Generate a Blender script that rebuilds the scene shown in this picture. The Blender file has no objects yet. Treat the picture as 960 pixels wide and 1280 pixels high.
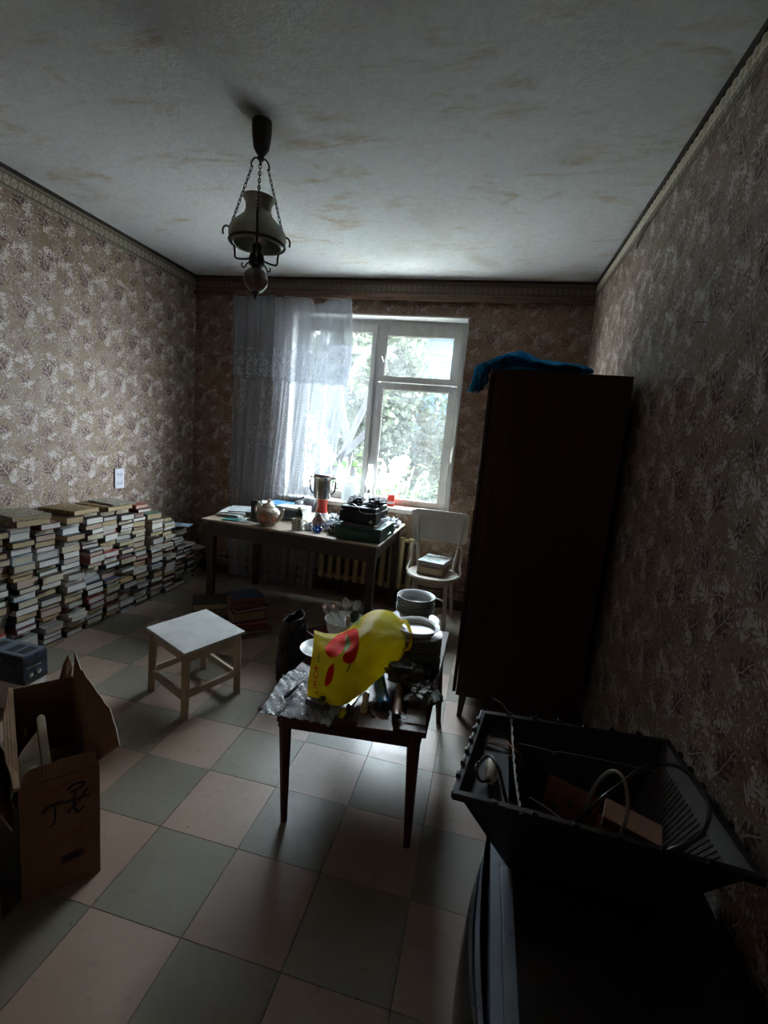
import bpy, bmesh, math, random
import numpy as np
from mathutils import Vector, Matrix, Euler
PI = math.pi
rnd = random.Random(7)
nrs = np.random.RandomState(5)
scene = bpy.context.scene
COL = scene.collection

# ------------------------------------------------------------------ camera
cam_d = bpy.data.cameras.new('camera'); cam = bpy.data.objects.new('camera', cam_d); COL.objects.link(cam)
cam_d.sensor_fit = 'AUTO'; cam_d.sensor_width = 36; cam_d.lens = 16.513
cam_d.clip_start = 0.02; cam_d.clip_end = 200
cam.matrix_world = Matrix(((0.971373, -0.119835, 0.205120, 0.0), (0.220814, 0.137014, -0.965644, 0.0), (0.087614, 0.983294, 0.159553, 1.5), (0, 0, 0, 1)))
scene.camera = cam

# ------------------------------------------------------------------ sky, sun, exposure
world = bpy.data.worlds.new('sky'); scene.world = world; world.use_nodes = True
wn = world.node_tree; wn.nodes.clear()
w_out = wn.nodes.new('ShaderNodeOutputWorld'); w_bg = wn.nodes.new('ShaderNodeBackground')
w_tc = wn.nodes.new('ShaderNodeTexCoord'); w_sep = wn.nodes.new('ShaderNodeSeparateXYZ'); w_rmp = wn.nodes.new('ShaderNodeValToRGB')
wn.links.new(w_tc.outputs['Generated'], w_sep.inputs[0]); wn.links.new(w_sep.outputs['Z'], w_rmp.inputs[0])
w_rmp.color_ramp.elements[0].position = 0.0; w_rmp.color_ramp.elements[0].color = (0.95, 0.97, 1.0, 1)
w_rmp.color_ramp.elements[1].position = 0.7; w_rmp.color_ramp.elements[1].color = (0.80, 0.90, 1.0, 1)
wn.links.new(w_rmp.outputs[0], w_bg.inputs[0]); wn.links.new(w_bg.outputs[0], w_out.inputs[0])
w_bg.inputs['Strength'].default_value = 30.0

sun_d = bpy.data.lights.new('sun', 'SUN'); sun = bpy.data.objects.new('sun', sun_d); COL.objects.link(sun)
sun_d.energy = 22.0; sun_d.angle = math.radians(1.0); sun_d.color = (1.0, 0.95, 0.86)
sun.rotation_euler = Vector((-.62, .16, -.76)).to_track_quat('-Z', 'Y').to_euler()       # from the right along the facade: lights the garden only

por_d = bpy.data.lights.new('window_portal', 'AREA'); por = bpy.data.objects.new('window_portal', por_d); COL.objects.link(por)
por_d.shape = 'RECTANGLE'; por_d.size = 1.58; por_d.size_y = 1.66; por_d.cycles.is_portal = True
por.location = (-1.09, 4.47, 1.70); por.rotation_euler = (-PI/2, 0, 0)

# dim warm fill light added behind the photographer, its source unseen
rfill_d = bpy.data.lights.new('rear_fill', 'AREA'); rfill = bpy.data.objects.new('rear_fill', rfill_d); COL.objects.link(rfill)
rfill_d.shape = 'RECTANGLE'; rfill_d.size = 0.8; rfill_d.size_y = 1.6; rfill_d.energy = 1.1; rfill_d.color = (1.0, 0.72, 0.55)
rfill.location = (-1.2, -1.35, 1.3); rfill.rotation_euler = (PI/2, 0, 0)

scene.view_settings.view_transform = 'Standard'; scene.view_settings.look = 'None'
scene.view_settings.exposure = 1.28; scene.view_settings.gamma = 1.0; scene.view_settings.use_curve_mapping = False
scene.cycles.use_denoising = True; scene.cycles.max_bounces = 10; scene.cycles.diffuse_bounces = 6
scene.cycles.transparent_max_bounces = 24; scene.cycles.sample_clamp_indirect = 8
scene.cycles.caustics_reflective = False; scene.cycles.caustics_refractive = False

# ------------------------------------------------------------------ node helpers
class NX:
    """a socket wrapped so that arithmetic builds Math nodes"""
    def __init__(s, nt, sock): s.nt, s.s = nt, sock
    def _m(s, op, *a):
        n = s.nt.nodes.new('ShaderNodeMath'); n.operation = op
        for i, v in enumerate((s,) + a):
            if isinstance(v, NX): s.nt.links.new(v.s, n.inputs[i])
            else: n.inputs[i].default_value = v
        return NX(s.nt, n.outputs[0])
    def __add__(s, o): return s._m('ADD', o)
    __radd__ = __add__
    def __sub__(s, o): return s._m('SUBTRACT', o)
    def __rsub__(s, o): return (s * -1) + o
    def __mul__(s, o): return s._m('MULTIPLY', o)
    __rmul__ = __mul__
    def __truediv__(s, o): return s._m('DIVIDE', o)
    def abs(s): return s._m('ABSOLUTE')
    def sin(s): return s._m('SINE')
    def floor(s): return s._m('FLOOR')
    def fract(s): return s._m('FRACT')
    def mod2(s): return s._m('FLOORED_MODULO', 2.0)
    def lt(s, o): return s._m('LESS_THAN', o)
    def gt(s, o): return s._m('GREATER_THAN', o)
    def mx(s, o): return s._m('MAXIMUM', o)
    def mn(s, o): return s._m('MINIMUM', o)
    def pw(s, o): return s._m('POWER', o)
    def clamp(s): return s.mx(0.0).mn(1.0)

class Mat:
    def __init__(s, name, color=(.5, .5, .5), rough=.6, metal=0.0, spec=.5):
        s.m = bpy.data.materials.new(name); s.m.use_nodes = True
        s.nt = s.m.node_tree; s.nt.nodes.clear()
        s.out = s.nt.nodes.new('ShaderNodeOutputMaterial'); s.b = s.nt.nodes.new('ShaderNodeBsdfPrincipled')
        s.nt.links.new(s.b.outputs[0], s.out.inputs[0])
        s.b.inputs['Base Color'].default_value = (*color, 1); s.b.inputs['Roughness'].default_value = rough
        s.b.inputs['Metallic'].default_value = metal; s.b.inputs['Specular IOR Level'].default_value = spec
        s.tc = None
    def lk(s, a, b): s.nt.links.new(a.s if isinstance(a, NX) else a, b)
    def coord(s, kind='Object'):
        if not s.tc: s.tc = s.nt.nodes.new('ShaderNodeTexCoord')
        return s.tc.outputs[kind]
    def xyz(s, kind='Object'):
        n = s.nt.nodes.new('ShaderNodeSeparateXYZ'); s.lk(s.coord(kind), n.inputs[0])
        return [NX(s.nt, n.outputs[i]) for i in range(3)]
    def combine(s, x, y, z=0.0):
        n = s.nt.nodes.new('ShaderNodeCombineXYZ')
        for i, v in enumerate((x, y, z)):
            if isinstance(v, NX): s.lk(v, n.inputs[i])
            else: n.inputs[i].default_value = v
        return n.outputs[0]
    def noise(s, scale, detail=3, rough=.55, vec=None, dist=0.0, col=False):
        n = s.nt.nodes.new('ShaderNodeTexNoise'); n.inputs['Scale'].default_value = scale
        n.inputs['Detail'].default_value = detail; n.inputs['Roughness'].default_value = rough; n.inputs['Distortion'].default_value = dist
        s.lk(vec if vec is not None else s.coord(), n.inputs['Vector'])
        return n.outputs['Color'] if col else NX(s.nt, n.outputs['Fac'])
    def voro(s, scale, vec=None, feature='F1', out='Distance'):
        n = s.nt.nodes.new('ShaderNodeTexVoronoi'); n.feature = feature; n.inputs['Scale'].default_value = scale
        s.lk(vec if vec is not None else s.coord(), n.inputs['Vector'])
        return NX(s.nt, n.outputs[out]) if out == 'Distance' else n.outputs[out]
    def scaled(s, sx, sy, sz, kind='Object'):
        n = s.nt.nodes.new('ShaderNodeMapping'); n.inputs['Scale'].default_value = (sx, sy, sz); s.lk(s.coord(kind), n.inputs[0])
        return n.outputs[0]
    def ramp(s, fac, stops):
        n = s.nt.nodes.new('ShaderNodeValToRGB'); s.lk(fac, n.inputs[0]); cr = n.color_ramp
        while len(cr.elements) < len(stops): cr.elements.new(.5)
        for e, (p, c) in zip(cr.elements, stops):
            e.position = p; e.color = (*c, 1) if len(c) == 3 else c
        return n.outputs[0]
    def mix(s, fac, a, b, mode='MIX'):
        n = s.nt.nodes.new('ShaderNodeMix'); n.data_type = 'RGBA'; n.blend_type = mode
        if isinstance(fac, (int, float)): n.inputs[0].default_value = fac
        else: s.lk(fac, n.inputs[0])
        for v, i in ((a, 6), (b, 7)):
            if isinstance(v, tuple): n.inputs[i].default_value = (*v, 1)
            else: s.lk(v, n.inputs[i])
        return n.outputs[2]
    def color(s, c): s.lk(c, s.b.inputs['Base Color']); return s
    def rough(s, f): s.lk(f, s.b.inputs['Roughness']); return s
    def bump(s, h, dist=.002, strength=1.0):
        n = s.nt.nodes.new('ShaderNodeBump'); n.inputs['Distance'].default_value = dist; n.inputs['Strength'].default_value = strength
        s.lk(h, n.inputs['Height']); s.lk(n.outputs[0], s.b.inputs['Normal']); return s

def simple(name, c, rough=.6, metal=0.0, var=.18, scale=14, bump=0.0, stretch=None, spec=.5):
    """a base colour broken up by noise, with worn roughness"""
    m = Mat(name, c, rough, metal, spec)
    vec = m.scaled(*stretch) if stretch else m.coord()
    n = m.noise(scale, 4, .6, vec)
    lo = tuple(max(0, x*(1-var)) for x in c); hi = tuple(min(1, x*(1+var)) for x in c)
    m.color(m.ramp(n, [(.3, lo), (.7, hi)]))
    m.rough((n * .25 + (rough - .12)).clamp())
    if bump: m.bump(n, bump)
    return m.m

# ------------------------------------------------------------------ mesh helpers
class MB:
    def __init__(s): s.v = []; s.f = []; s.mi = []; s.m = 0
    def add(s, vs, fs):
        o = len(s.v); s.v += [tuple(p) for p in vs]; s.f += [tuple(o+i for i in f) for f in fs]; s.mi += [s.m]*len(fs)
    def box(s, x0, x1, y0, y1, z0, z1, M=None):
        vs = [Vector((x, y, z)) for x in (x0, x1) for y in (y0, y1) for z in (z0, z1)]
        if M is not None: vs = [M @ p for p in vs]
        s.add(vs, [(0,1,3,2), (4,6,7,5), (0,4,5,1), (2,3,7,6), (0,2,6,4), (1,5,7,3)]); return s
    def cbox(s, c, d, rot=(0,0,0)):
        M = Matrix.Translation(c) @ Euler(rot).to_matrix().to_4x4()
        return s.box(-d[0]/2, d[0]/2, -d[1]/2, d[1]/2, -d[2]/2, d[2]/2, M)
    def taper(s, a, b, ra, rb, n=4, tw=PI/4):
        """a straight leg from a to b; n=4 gives a square section"""
        return s.tube([a, b], [ra, rb], n, tw=tw)
    def tube(s, pts, r, n=8, closed=False, tw=0.0, cap=True):
        pts = [Vector(p) for p in pts]; k = len(pts)
        rs = [r]*k if not isinstance(r, (list, tuple)) else list(r)
        up = Vector((0, 0, 1)); rings = []; prev = None
        for i, p in enumerate(pts):
            if closed: t = pts[(i+1) % k] - pts[i-1]
            else: t = pts[min(i+1, k-1)] - pts[max(i-1, 0)]
            if t.length < 1e-9: t = Vector((0, 0, 1))
            t.normalize()
            if prev is None:
                a = up.cross(t) if abs(t.z) < .98 else Vector((1, 0, 0)).cross(t)
            else: a = prev - t*prev.dot(t)
            if a.length < 1e-6: a = t.orthogonal()
            a.normalize(); b = t.cross(a); prev = a
            rings.append([p + (a*math.cos(2*PI*j/n+tw) + b*math.sin(2*PI*j/n+tw))*rs[i] for j in range(n)])
        vs = [q for rg in rings for q in rg]; fs = []
        for i in range(k if closed else k-1):
            i2 = (i+1) % k
            for j in range(n): fs.append((i*n+j, i*n+(j+1) % n, i2*n+(j+1) % n, i2*n+j))
        if cap and not closed: fs += [tuple(range(n))[::-1], tuple((k-1)*n+j for j in range(n))]
        s.add(vs, fs); return s
    def lathe(s, prof, n=24, c=(0,0,0), M=None, sx=1, sy=1):
        vs = []; fs = []
        for r, z in prof:
            for j in range(n):
                p = Vector((c[0]+sx*r*math.cos(2*PI*j/n), c[1]+sy*r*math.sin(2*PI*j/n), c[2]+z)); vs.append(M @ p if M is not None else p)
        for i in range(len(prof)-1):
            for j in range(n): fs.append((i*n+j, i*n+(j+1) % n, (i+1)*n+(j+1) % n, (i+1)*n+j))
        if prof[0][0] > 1e-4: fs.append(tuple(range(n))[::-1])
        if prof[-1][0] > 1e-4: fs.append(tuple((len(prof)-1)*n+j for j in range(n)))
        s.add(vs, fs); return s
    def shell(s, prof, n=24, c=(0,0,0), M=None):
        """open lathe surface, no caps: profile must close on itself"""
        vs = []; fs = []; k = len(prof)
        for r, z in prof:
            for j in range(n):
                p = Vector((c[0]+r*math.cos(2*PI*j/n), c[1]+r*math.sin(2*PI*j/n), c[2]+z)); vs.append(M @ p if M is not None else p)
        for i in range(k-1):
            for j in range(n): fs.append((i*n+j, i*n+(j+1) % n, (i+1)*n+(j+1) % n, (i+1)*n+j))
        s.add(vs, fs); return s
    def prism(s, poly, z0, z1, M=None):
        n = len(poly); vs = [Vector((x, y, z0)) for x, y in poly] + [Vector((x, y, z1)) for x, y in poly]
        if M is not None: vs = [M @ p for p in vs]
        s.add(vs, [tuple(range(n))[::-1], tuple(range(n, 2*n))] + [(i, (i+1) % n, n+(i+1) % n, n+i) for i in range(n)]); return s
    def grid(s, fn, nu, nv):
        vs = [fn(i/nu, j/nv) for j in range(nv+1) for i in range(nu+1)]
        s.add(vs, [(j*(nu+1)+i, j*(nu+1)+i+1, (j+1)*(nu+1)+i+1, (j+1)*(nu+1)+i) for j in range(nv) for i in range(nu)]); return s
    def mesh(s, name, mats, smooth=False, bevel=0.0):
        me = bpy.data.meshes.new(name); me.from_pydata(s.v, [], s.f)
        for m in (mats if isinstance(mats, (list, tuple)) else [mats]): me.materials.append(m)
        me.polygons.foreach_set('material_index', s.mi)
        bm = bmesh.new(); bm.from_mesh(me)
        bmesh.ops.remove_doubles(bm, verts=bm.verts, dist=1e-5)
        bmesh.ops.recalc_face_normals(bm, faces=bm.faces)
        if bevel:
            es = [e for e in bm.edges if len(e.link_faces) == 2 and e.calc_face_angle() > .6]
            bmesh.ops.bevel(bm, geom=es, offset=bevel, segments=2, affect='EDGES', clamp_overlap=True, profile=.6)
        bm.to_mesh(me); bm.free()
        if smooth:
            me.polygons.foreach_set('use_smooth', [True]*len(me.polygons)); me.set_sharp_from_angle(angle=math.radians(40 if smooth is True else smooth))
        me.update(); return me
    def obj(s, name, mats, parent=None, loc=(0,0,0), rot=(0,0,0), smooth=False, bevel=0.0, label=None, solid=0.0, sub=0):
        o = bpy.data.objects.new(name, s.mesh(name, mats, smooth, bevel)); COL.objects.link(o)
        o.location = loc; o.rotation_euler = rot
        if parent is not None: o.parent = parent
        if label: o['label'] = label
        if solid: md = o.modifiers.new('t', 'SOLIDIFY'); md.thickness = solid; md.offset = 0
        if sub: md = o.modifiers.new('s', 'SUBSURF'); md.levels = sub; md.render_levels = sub
        return o

def tag(o, label, cat, group=None, kind=None):
    o['label'] = label; o['category'] = cat
    if group: o['group'] = group
    if kind: o['kind'] = kind
    return o
def thing(name, label, cat, loc=(0,0,0), rot=0.0, group=None):
    o = bpy.data.objects.new(name, None); COL.objects.link(o); o.empty_display_size = .05
    o.location = loc; o.rotation_euler = rot if isinstance(rot, tuple) else (0, 0, rot)
    return tag(o, label, cat, group)
def struct(o): o['kind'] = 'structure'; return o
def copy_tree(o, parent=None):
    c = o.copy(); COL.objects.link(c); c.parent = parent
    for ch in [x for x in bpy.data.objects if x.parent == o]: copy_tree(ch, c)
    return c
def arc(c, r, a0, a1, n, plane='xz'):
    out = []
    for i in range(n+1):
        a = a0 + (a1-a0)*i/n; u, v = r*math.cos(a), r*math.sin(a)
        out.append({'xz': (c[0]+u, c[1], c[2]+v), 'yz': (c[0], c[1]+u, c[2]+v), 'xy': (c[0]+u, c[1]+v, c[2])}[plane])
    return out
def spline(pts, n=8):
    """Catmull-Rom through points"""
    P = [Vector(p) for p in pts]; P = [P[0]*2-P[1]] + P + [P[-1]*2-P[-2]]; out = []
    for i in range(1, len(P)-2):
        a, b, c, d = P[i-1:i+3]
        for k in range(n):
            t = k/n; out.append(.5*((2*b) + (c-a)*t + (2*a-5*b+4*c-d)*t*t + (3*b-a-3*c+d)*t**3))
    out.append(P[-2]); return out

# ------------------------------------------------------------------ materials of the room
def wallpaper(name, axis, bounce_tint=0.0):
    m = Mat(name, rough=.55, spec=.35)
    x, y, z = m.xyz(); u0 = (x, y)[axis]
    wob = m.noise(7, 3, .6)
    u = u0 + wob*.045; v = z + wob*.04
    TW, TH = .30, .32
    row = (v/TH).floor(); uu = u/TW + row.mod2()*.5
    fu = uu.fract()*TW; fv = (v/TH).fract()*TH
    patch = m.noise(5, 3, .6)
    base = m.ramp(patch, [(.25, (.135, .090, .050)), (.45, (.21, .155, .100)), (.6, (.23, .175, .135)), (.78, (.25, .20, .17))])
    vecuv = m.combine(u0, z)
    # soft lilac-grey clouds behind the blooms
    cl = m.noise(17, 3, .6, vecuv)
    base = m.mix((cl - .52)._m('MULTIPLY', 7.0).clamp()*.6, base, (.255, .195, .185))
    fine = m.noise(160, 3, .7, vecuv)
    def sprig(cx, cy, ang, L, W, n):
        a = math.radians(ang); dx = fu - cx; dy = fv - cy
        s = dx*math.cos(a) + dy*math.sin(a); t = (dy*math.cos(a) - dx*math.sin(a)).abs()
        s2 = s - t*.9
        env = (s2/L).clamp(); body = (env*(PI*n)).sin().abs()*(1.15 - env)*W
        return t.lt(body)*s2.gt(0.002), t.lt(.0016)*s.gt(0)*s.lt(L), s
    def anyof(l):
        r = l[0]
        for k in l[1:]: r = r.mx(k)
        return r
    dark = [(.08, .10, 118, .12, .040, 4.0), (.20, .25, 60, .085, .030, 3.0), (.24, .05, 140, .09, .030, 3.0), (.13, .20, 160, .07, .026, 3.0)]
    pale = [(.10, .06, 75, .13, .034, 6.0), (.15, .17, 25, .12, .030, 5.0), (.05, .25, -20, .10, .028, 5.0), (.25, .13, 100, .10, .028, 5.0), (.20, .02, 35, .09, .026, 4.0)]
    D = [sprig(*d) for d in dark]; Pp = [sprig(*d) for d in pale]
    dm = anyof([d[0] for d in D])*m.noise(50, 2, .6, vecuv).gt(.39); vein = anyof([d[1] for d in D] + [Pp[1][1]])
    pm = anyof([d[0] for d in Pp])*fine.gt(.44)*m.noise(42, 2, .6, vecuv).gt(.43)
    # scattered petals: small stretched cells, gathered into clusters
    warp = m.noise(26, 2, .5, vecuv, col=True)
    mv = m.nt.nodes.new('ShaderNodeVectorMath'); mv.operation = 'MULTIPLY_ADD'; m.lk(warp, mv.inputs[0]); mv.inputs[1].default_value = (.05, .05, 0); m.lk(vecuv, mv.inputs[2])
    mp = m.nt.nodes.new('ShaderNodeMapping'); mp.inputs['Rotation'].default_value = (0, 0, .6); mp.inputs['Scale'].default_value = (1.9, 1, 1); m.lk(mv.outputs[0], mp.inputs[0])
    cell = m.voro(75, mp.outputs[0]); clump = m.noise(11, 2, .5, vecuv)
    petal = cell.lt(.34)*clump.gt(.46)
    mp2 = m.nt.nodes.new('ShaderNodeMapping'); mp2.inputs['Rotation'].default_value = (0, 0, -.9); mp2.inputs['Scale'].default_value = (2.2, 1, 1); m.lk(mv.outputs[0], mp2.inputs[0])
    cell2 = m.voro(48, mp2.outputs[0]); clump2 = m.noise(13, 2, .5, m.combine(u0 + 3.1, z + 1.7))
    leafd = cell2.lt(.36)*clump2.gt(.49)
    c = m.mix(leafd*.85, base, (.085, .042, .036))
    c = m.mix(petal*.9, c, (.56, .50, .50))
    c = m.mix(dm*.95, c, (.065, .026, .028))
    c = m.mix(pm*.85, c, (.60, .55, .54))
    c = m.mix(vein*.85, c, (.58, .50, .44))
    if bounce_tint: c = m.mix(bounce_tint, c, (.15, .065, .022))  # warm bounce light of the backlit wall mixed into the paper colour
    m.color(c); m.bump(fine*.4 + pm*.5 + petal*.4 + m.noise(3, 2)*3, .0012)
    return m.m

M_WALL_Y = wallpaper('floral_wallpaper_side', 1)
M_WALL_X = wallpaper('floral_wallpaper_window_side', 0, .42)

def ceiling_mat():
    m = Mat('stained_whitewash', rough=.9, spec=.2)
    st = m.noise(1.0, 6, .62, m.scaled(2.2, 5.2, 1), .8)
    st2 = m.noise(1.0, 4, .7, m.scaled(7, 22, 1), .5)
    big = m.noise(1.3, 3, .5)
    specks = m.voro(55)
    c = m.ramp(m.noise(30, 4, .7), [(.3, (.62, .665, .70)), (.7, (.74, .785, .82))])
    stain = ((st - .535)*9.0).clamp()*((st2 - .36)*4.0).clamp()
    c = m.mix(stain*.6, c, (.42, .30, .16))
    stain2 = ((big - .58)*6.0).clamp()
    c = m.mix(stain2*.55, c, (.32, .255, .18))
    c = m.mix(specks.lt(.07)*m.noise(2, 1).gt(.55)*.6, c, (.22, .2, .18))
    X, Y, _ = m.xyz(); du = (X + 1.14)*1.0; dv = (Y - 2.05)*.75; cap_shadow_soot = (1.0 - (du*du + dv*dv).pw(.5)*9.0 + (m.noise(14, 3, .6) - .5)*.5).clamp()
    c = m.mix(cap_shadow_soot*.8, c, (.05, .042, .035))  # shadow of the chandelier cap painted into the ceiling colour, with some soot
    m.color(c); m.bump(m.noise(38, 5, .7), .006, .8)
    return m.m
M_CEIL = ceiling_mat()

def tile_mat(name, a, b, dirt):
    m = Mat(name, rough=.35, spec=.55)
    w = m.coord('Object')
    geo = m.nt.nodes.new('ShaderNodeNewGeometry'); P = geo.outputs['Position']
    n = m.noise(3.5, 5, .6, P); n2 = m.noise(26, 5, .7, P); n3 = m.noise(120, 2, .5, P)
    oi = m.nt.nodes.new('ShaderNodeObjectInfo'); rv = NX(m.nt, oi.outputs['Random'])
    c = m.ramp((n*.6 + rv*.35 + n2*.15).clamp(), [(.25, a), (.75, b)])
    c = m.mix(((n2 - .55)*4.0).clamp()*.6, c, dirt)
    big = m.noise(1.1, 3, .6, P); c = m.mix(((big - .45)*3.5).clamp()*.5, c, (.16, .10, .06))
    sp = m.voro(9, P).lt(.035)
    c = m.mix(sp*.7, c, (.05, .04, .03))
    m.color(c); m.rough((n2*.35 + n*.25 + .12).clamp()); m.bump(n3*.3 + n2, .0006)
    return m.m
M_TILE = [tile_mat('linoleum_pink_beige', (.235, .155, .115), (.35, .255, .20), (.12, .075, .05)),
          tile_mat('linoleum_grey_green', (.135, .120, .088), (.215, .195, .148), (.07, .05, .035))]
M_GROUT = simple('floor_joint', (.035, .026, .02), .8)

M_WHITEPAINT = Mat('old_white_window_paint', (.6, .6, .56), .45)
_m = M_WHITEPAINT; _n = _m.noise(18, 5, .7, _m.scaled(1, 1, .25)); _c = _m.noise(60, 3, .8)
_m.color(_m.mix((( _c-.62)*8.0).clamp()*.7, _m.ramp(_n, [(.3, (.34, .335, .31)), (.7, (.47, .47, .45))]), (.25, .19, .12))); _m.bump(_n, .001)
M_WHITEPAINT = _m.m
M_PLASTER = simple('white_reveal_plaster', (.50, .51, .51), .8, var=.08, scale=10, bump=.001)
M_DARKWOOD = simple('dark_brown_wood', (.045, .022, .014), .35, var=.35, scale=6, stretch=(1, 1, 8))
M_RAILWOOD = simple('varnished_rail_wood', (.085, .036, .014), .3, var=.45, scale=9, stretch=(.6, 8, 8))
M_PIPE = simple('brown_painted_pipe', (.07, .045, .03), .5, var=.4, scale=8)

def border_mat(name, ax, bright, brown=0.0):
    m = Mat(name, rough=.7); x, y, z = m.xyz(); u = (x, y)[ax]
    fu = (u/.045).fract() - .5; fz = ((z - 2.745)/.06)
    d = (fu.abs()*1.6 + fz.abs()*1.1)
    ring = ((d - .45).abs()).lt(.14)
    zig = (fz.abs() - .52).abs().lt(.09)
    n = m.noise(120, 3, .7)
    c = m.ramp(n, [(.35, tuple(k*.35*bright for k in (.5, .42, .30))), (.65, tuple(k*.75*bright for k in (.5, .44, .34)))])
    c = m.mix(ring*.75, c, tuple(bright*k for k in (.62, .58, .47))); c = m.mix(zig*.7, c, (.06, .04, .03))
    if brown: c = m.mix(brown, c, (.10, .045, .02))
    m.color(c); m.bump(ring*.7 + n*.5, .003); return m.m
M_BORDER_Y = border_mat('paper_border_side', 1, .75); M_SCALLOP = simple('crumbling_white_border_edge', (.60, .56, .46), .8, var=.25, scale=70, bump=.002)
M_BORDER_X = border_mat('paper_border_window_side', 0, .6, .55)

# ------------------------------------------------------------------ room shell
XL, XR, YB, YF, HC = -2.86, .66, 4.15, -1.45, 2.815
NX0, NX1, NZ0, NZ1 = -1.88, -.30, .87, 2.53        # the window opening
struct(MB().box(XL-.15, XL, YF-.15, YB+.3, -.02, HC+.02).obj('wall_left', M_WALL_Y))
struct(MB().box(XR, XR+.15, YF-.15, YB+.3, -.02, HC+.02).obj('wall_right', M_WALL_Y))
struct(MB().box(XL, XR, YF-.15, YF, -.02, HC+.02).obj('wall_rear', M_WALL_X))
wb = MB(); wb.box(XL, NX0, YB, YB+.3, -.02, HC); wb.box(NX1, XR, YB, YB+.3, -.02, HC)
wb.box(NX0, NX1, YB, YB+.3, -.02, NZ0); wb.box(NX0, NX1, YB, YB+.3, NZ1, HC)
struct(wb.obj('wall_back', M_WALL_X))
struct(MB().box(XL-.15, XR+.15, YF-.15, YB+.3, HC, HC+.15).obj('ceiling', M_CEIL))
floor = struct(MB().box(XL-.15, XR+.15, YF-.15, YB+.3, -.12, -.006).obj('floor', M_GROUT))
T = .315; gx0 = -.4735*1.5; gy0 = .895*1.5; tiles = {}
for par in (0, 1):
    mb = MB(); g = .0002; e = .0012
    mb.add([(g, g, -.0045), (T-g, g, -.0045), (T-g, T-g, -.0045), (g, T-g, -.0045), (g+e, g+e, 0), (T-g-e, g+e, 0), (T-g-e, T-g-e, 0), (g+e, T-g-e, 0)],
           [(0,1,5,4), (1,2,6,5), (2,3,7,6), (3,0,4,7), (4,5,6,7)])
    tiles[par] = mb.mesh('floor_tile', M_TILE[par])
for i in range(-7, 5):
    for j in range(-9, 10):
        x0 = gx0 + i*T; y0 = gy0 + j*T
        if x0 + T < XL or x0 > XR or y0 + T < -.75 or y0 > YB: continue
        par = 1 if (i + j) % 2 == 0 else 0
        o = bpy.data.objects.new('floor_tile', tiles[par]); COL.objects.link(o); o.parent = floor; o.location = (x0, y0, rnd.uniform(-.0008, .0004))
        # trim the tiles that meet a wall
        if x0 < XL: o.location.x = XL; o.scale.x = (x0 + T - XL)/T
        if x0 + T > XR: o.scale.x = (XR - x0)/T
        if y0 + T > YB: o.scale.y = (YB - y0)/T
# behind the photographer the floor is one plain sheet
MB().box(XL, XR, YF, gy0-6*T, -.006, -.001).obj('rear_linoleum', M_TILE[0], floor)

# borders, rail, skirting, pipes
struct(MB().box(XL, XL+.004, YF, YB, 2.70, 2.785).box(XL, XL+.012, YF, YB, 2.785, 2.79).box(XL, XL+.006, YF, YB, 2.695, 2.70).obj('trim_1', M_BORDER_Y))
struct(MB().box(XR-.004, XR, YF, YB, 2.70, 2.745).obj('trim_2', M_BORDER_Y)); tr = MB().box(XR-.006, XR, YF, YB, 2.745, 2.778)
for k in range(int((YB-YF)/.045)):     # the edge of this border stands off the wall in little scallops
    yy = YF + .022 + k*.045
    tr.lathe([(.0, .011), (.014, .008), (.024, 0)], 8, (0, 0, 0), Matrix.Translation((XR-.004, yy, 2.772)) @ Euler((0, -PI/2, 0)).to_matrix().to_4x4())
struct(tr.obj('trim_6', M_SCALLOP))
struct(MB().box(XR-.018, XR, YF, YB, 2.787, HC).box(XL, XL+.014, YF, YB, 2.792, HC).obj('shadow_line_strips', simple('dark_ceiling_shadow_line', (.03, .022, .016), .9)))  # dark strips standing in for the shadow lines above the side borders
struct(MB().box(XL+.004, XR-.004, YB-.006, YB, 2.695, 2.80).obj('trim_4', M_BORDER_X))
struct(MB().box(XL+.016, XR-.02, YB-.022, YB, 2.80, HC).obj('trim_5', M_DARKWOOD))
struct(MB().box(XL, XR, YB-.018, YB, 0, .075).obj('baseboard_back', M_DARKWOOD, bevel=.004))
struct(MB().box(XL, XL+.018, YF, YB-.02, 0, .075).obj('baseboard_left', M_DARKWOOD, bevel=.004))
struct(MB().box(XR-.018, XR, YF, YB-.02, 0, .075).obj('baseboard_right', M_DARKWOOD, bevel=.004))
# ------------------------------------------------------------------ window
win = bpy.data.objects.new('window_1', None); COL.objects.link(win); struct(win)
WY = 4.30
mb = MB(); t = .05
# reveal lining of white plaster
mb.box(NX0, NX0+.012, YB-.004, WY, NZ0, NZ1); mb.box(NX1-.012, NX1, YB-.004, WY, NZ0, NZ1); mb.box(NX0+.012, NX1-.012, YB-.004, WY, NZ1-.012, NZ1)
mb.obj('reveal_lining', M_PLASTER, win)
fx0, fx1, fz0, fz1 = NX0+.012, NX1-.012, NZ0, NZ1-.012
MB().box(fx0, fx0+t, WY, WY+.09, fz0, fz1).box(fx1-.035, fx1, WY, WY+.09, fz0, fz1).box(fx0+t, fx1-.035, WY, WY+.09, fz1-.055, fz1).box(fx0+t, fx1-.035, WY, WY+.09, fz0, fz0+.03).box(-1.12, -1.075, WY, WY+.09, fz0+.03, fz1-.055).obj('frame', M_WHITEPAINT, win, bevel=.003)
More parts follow.
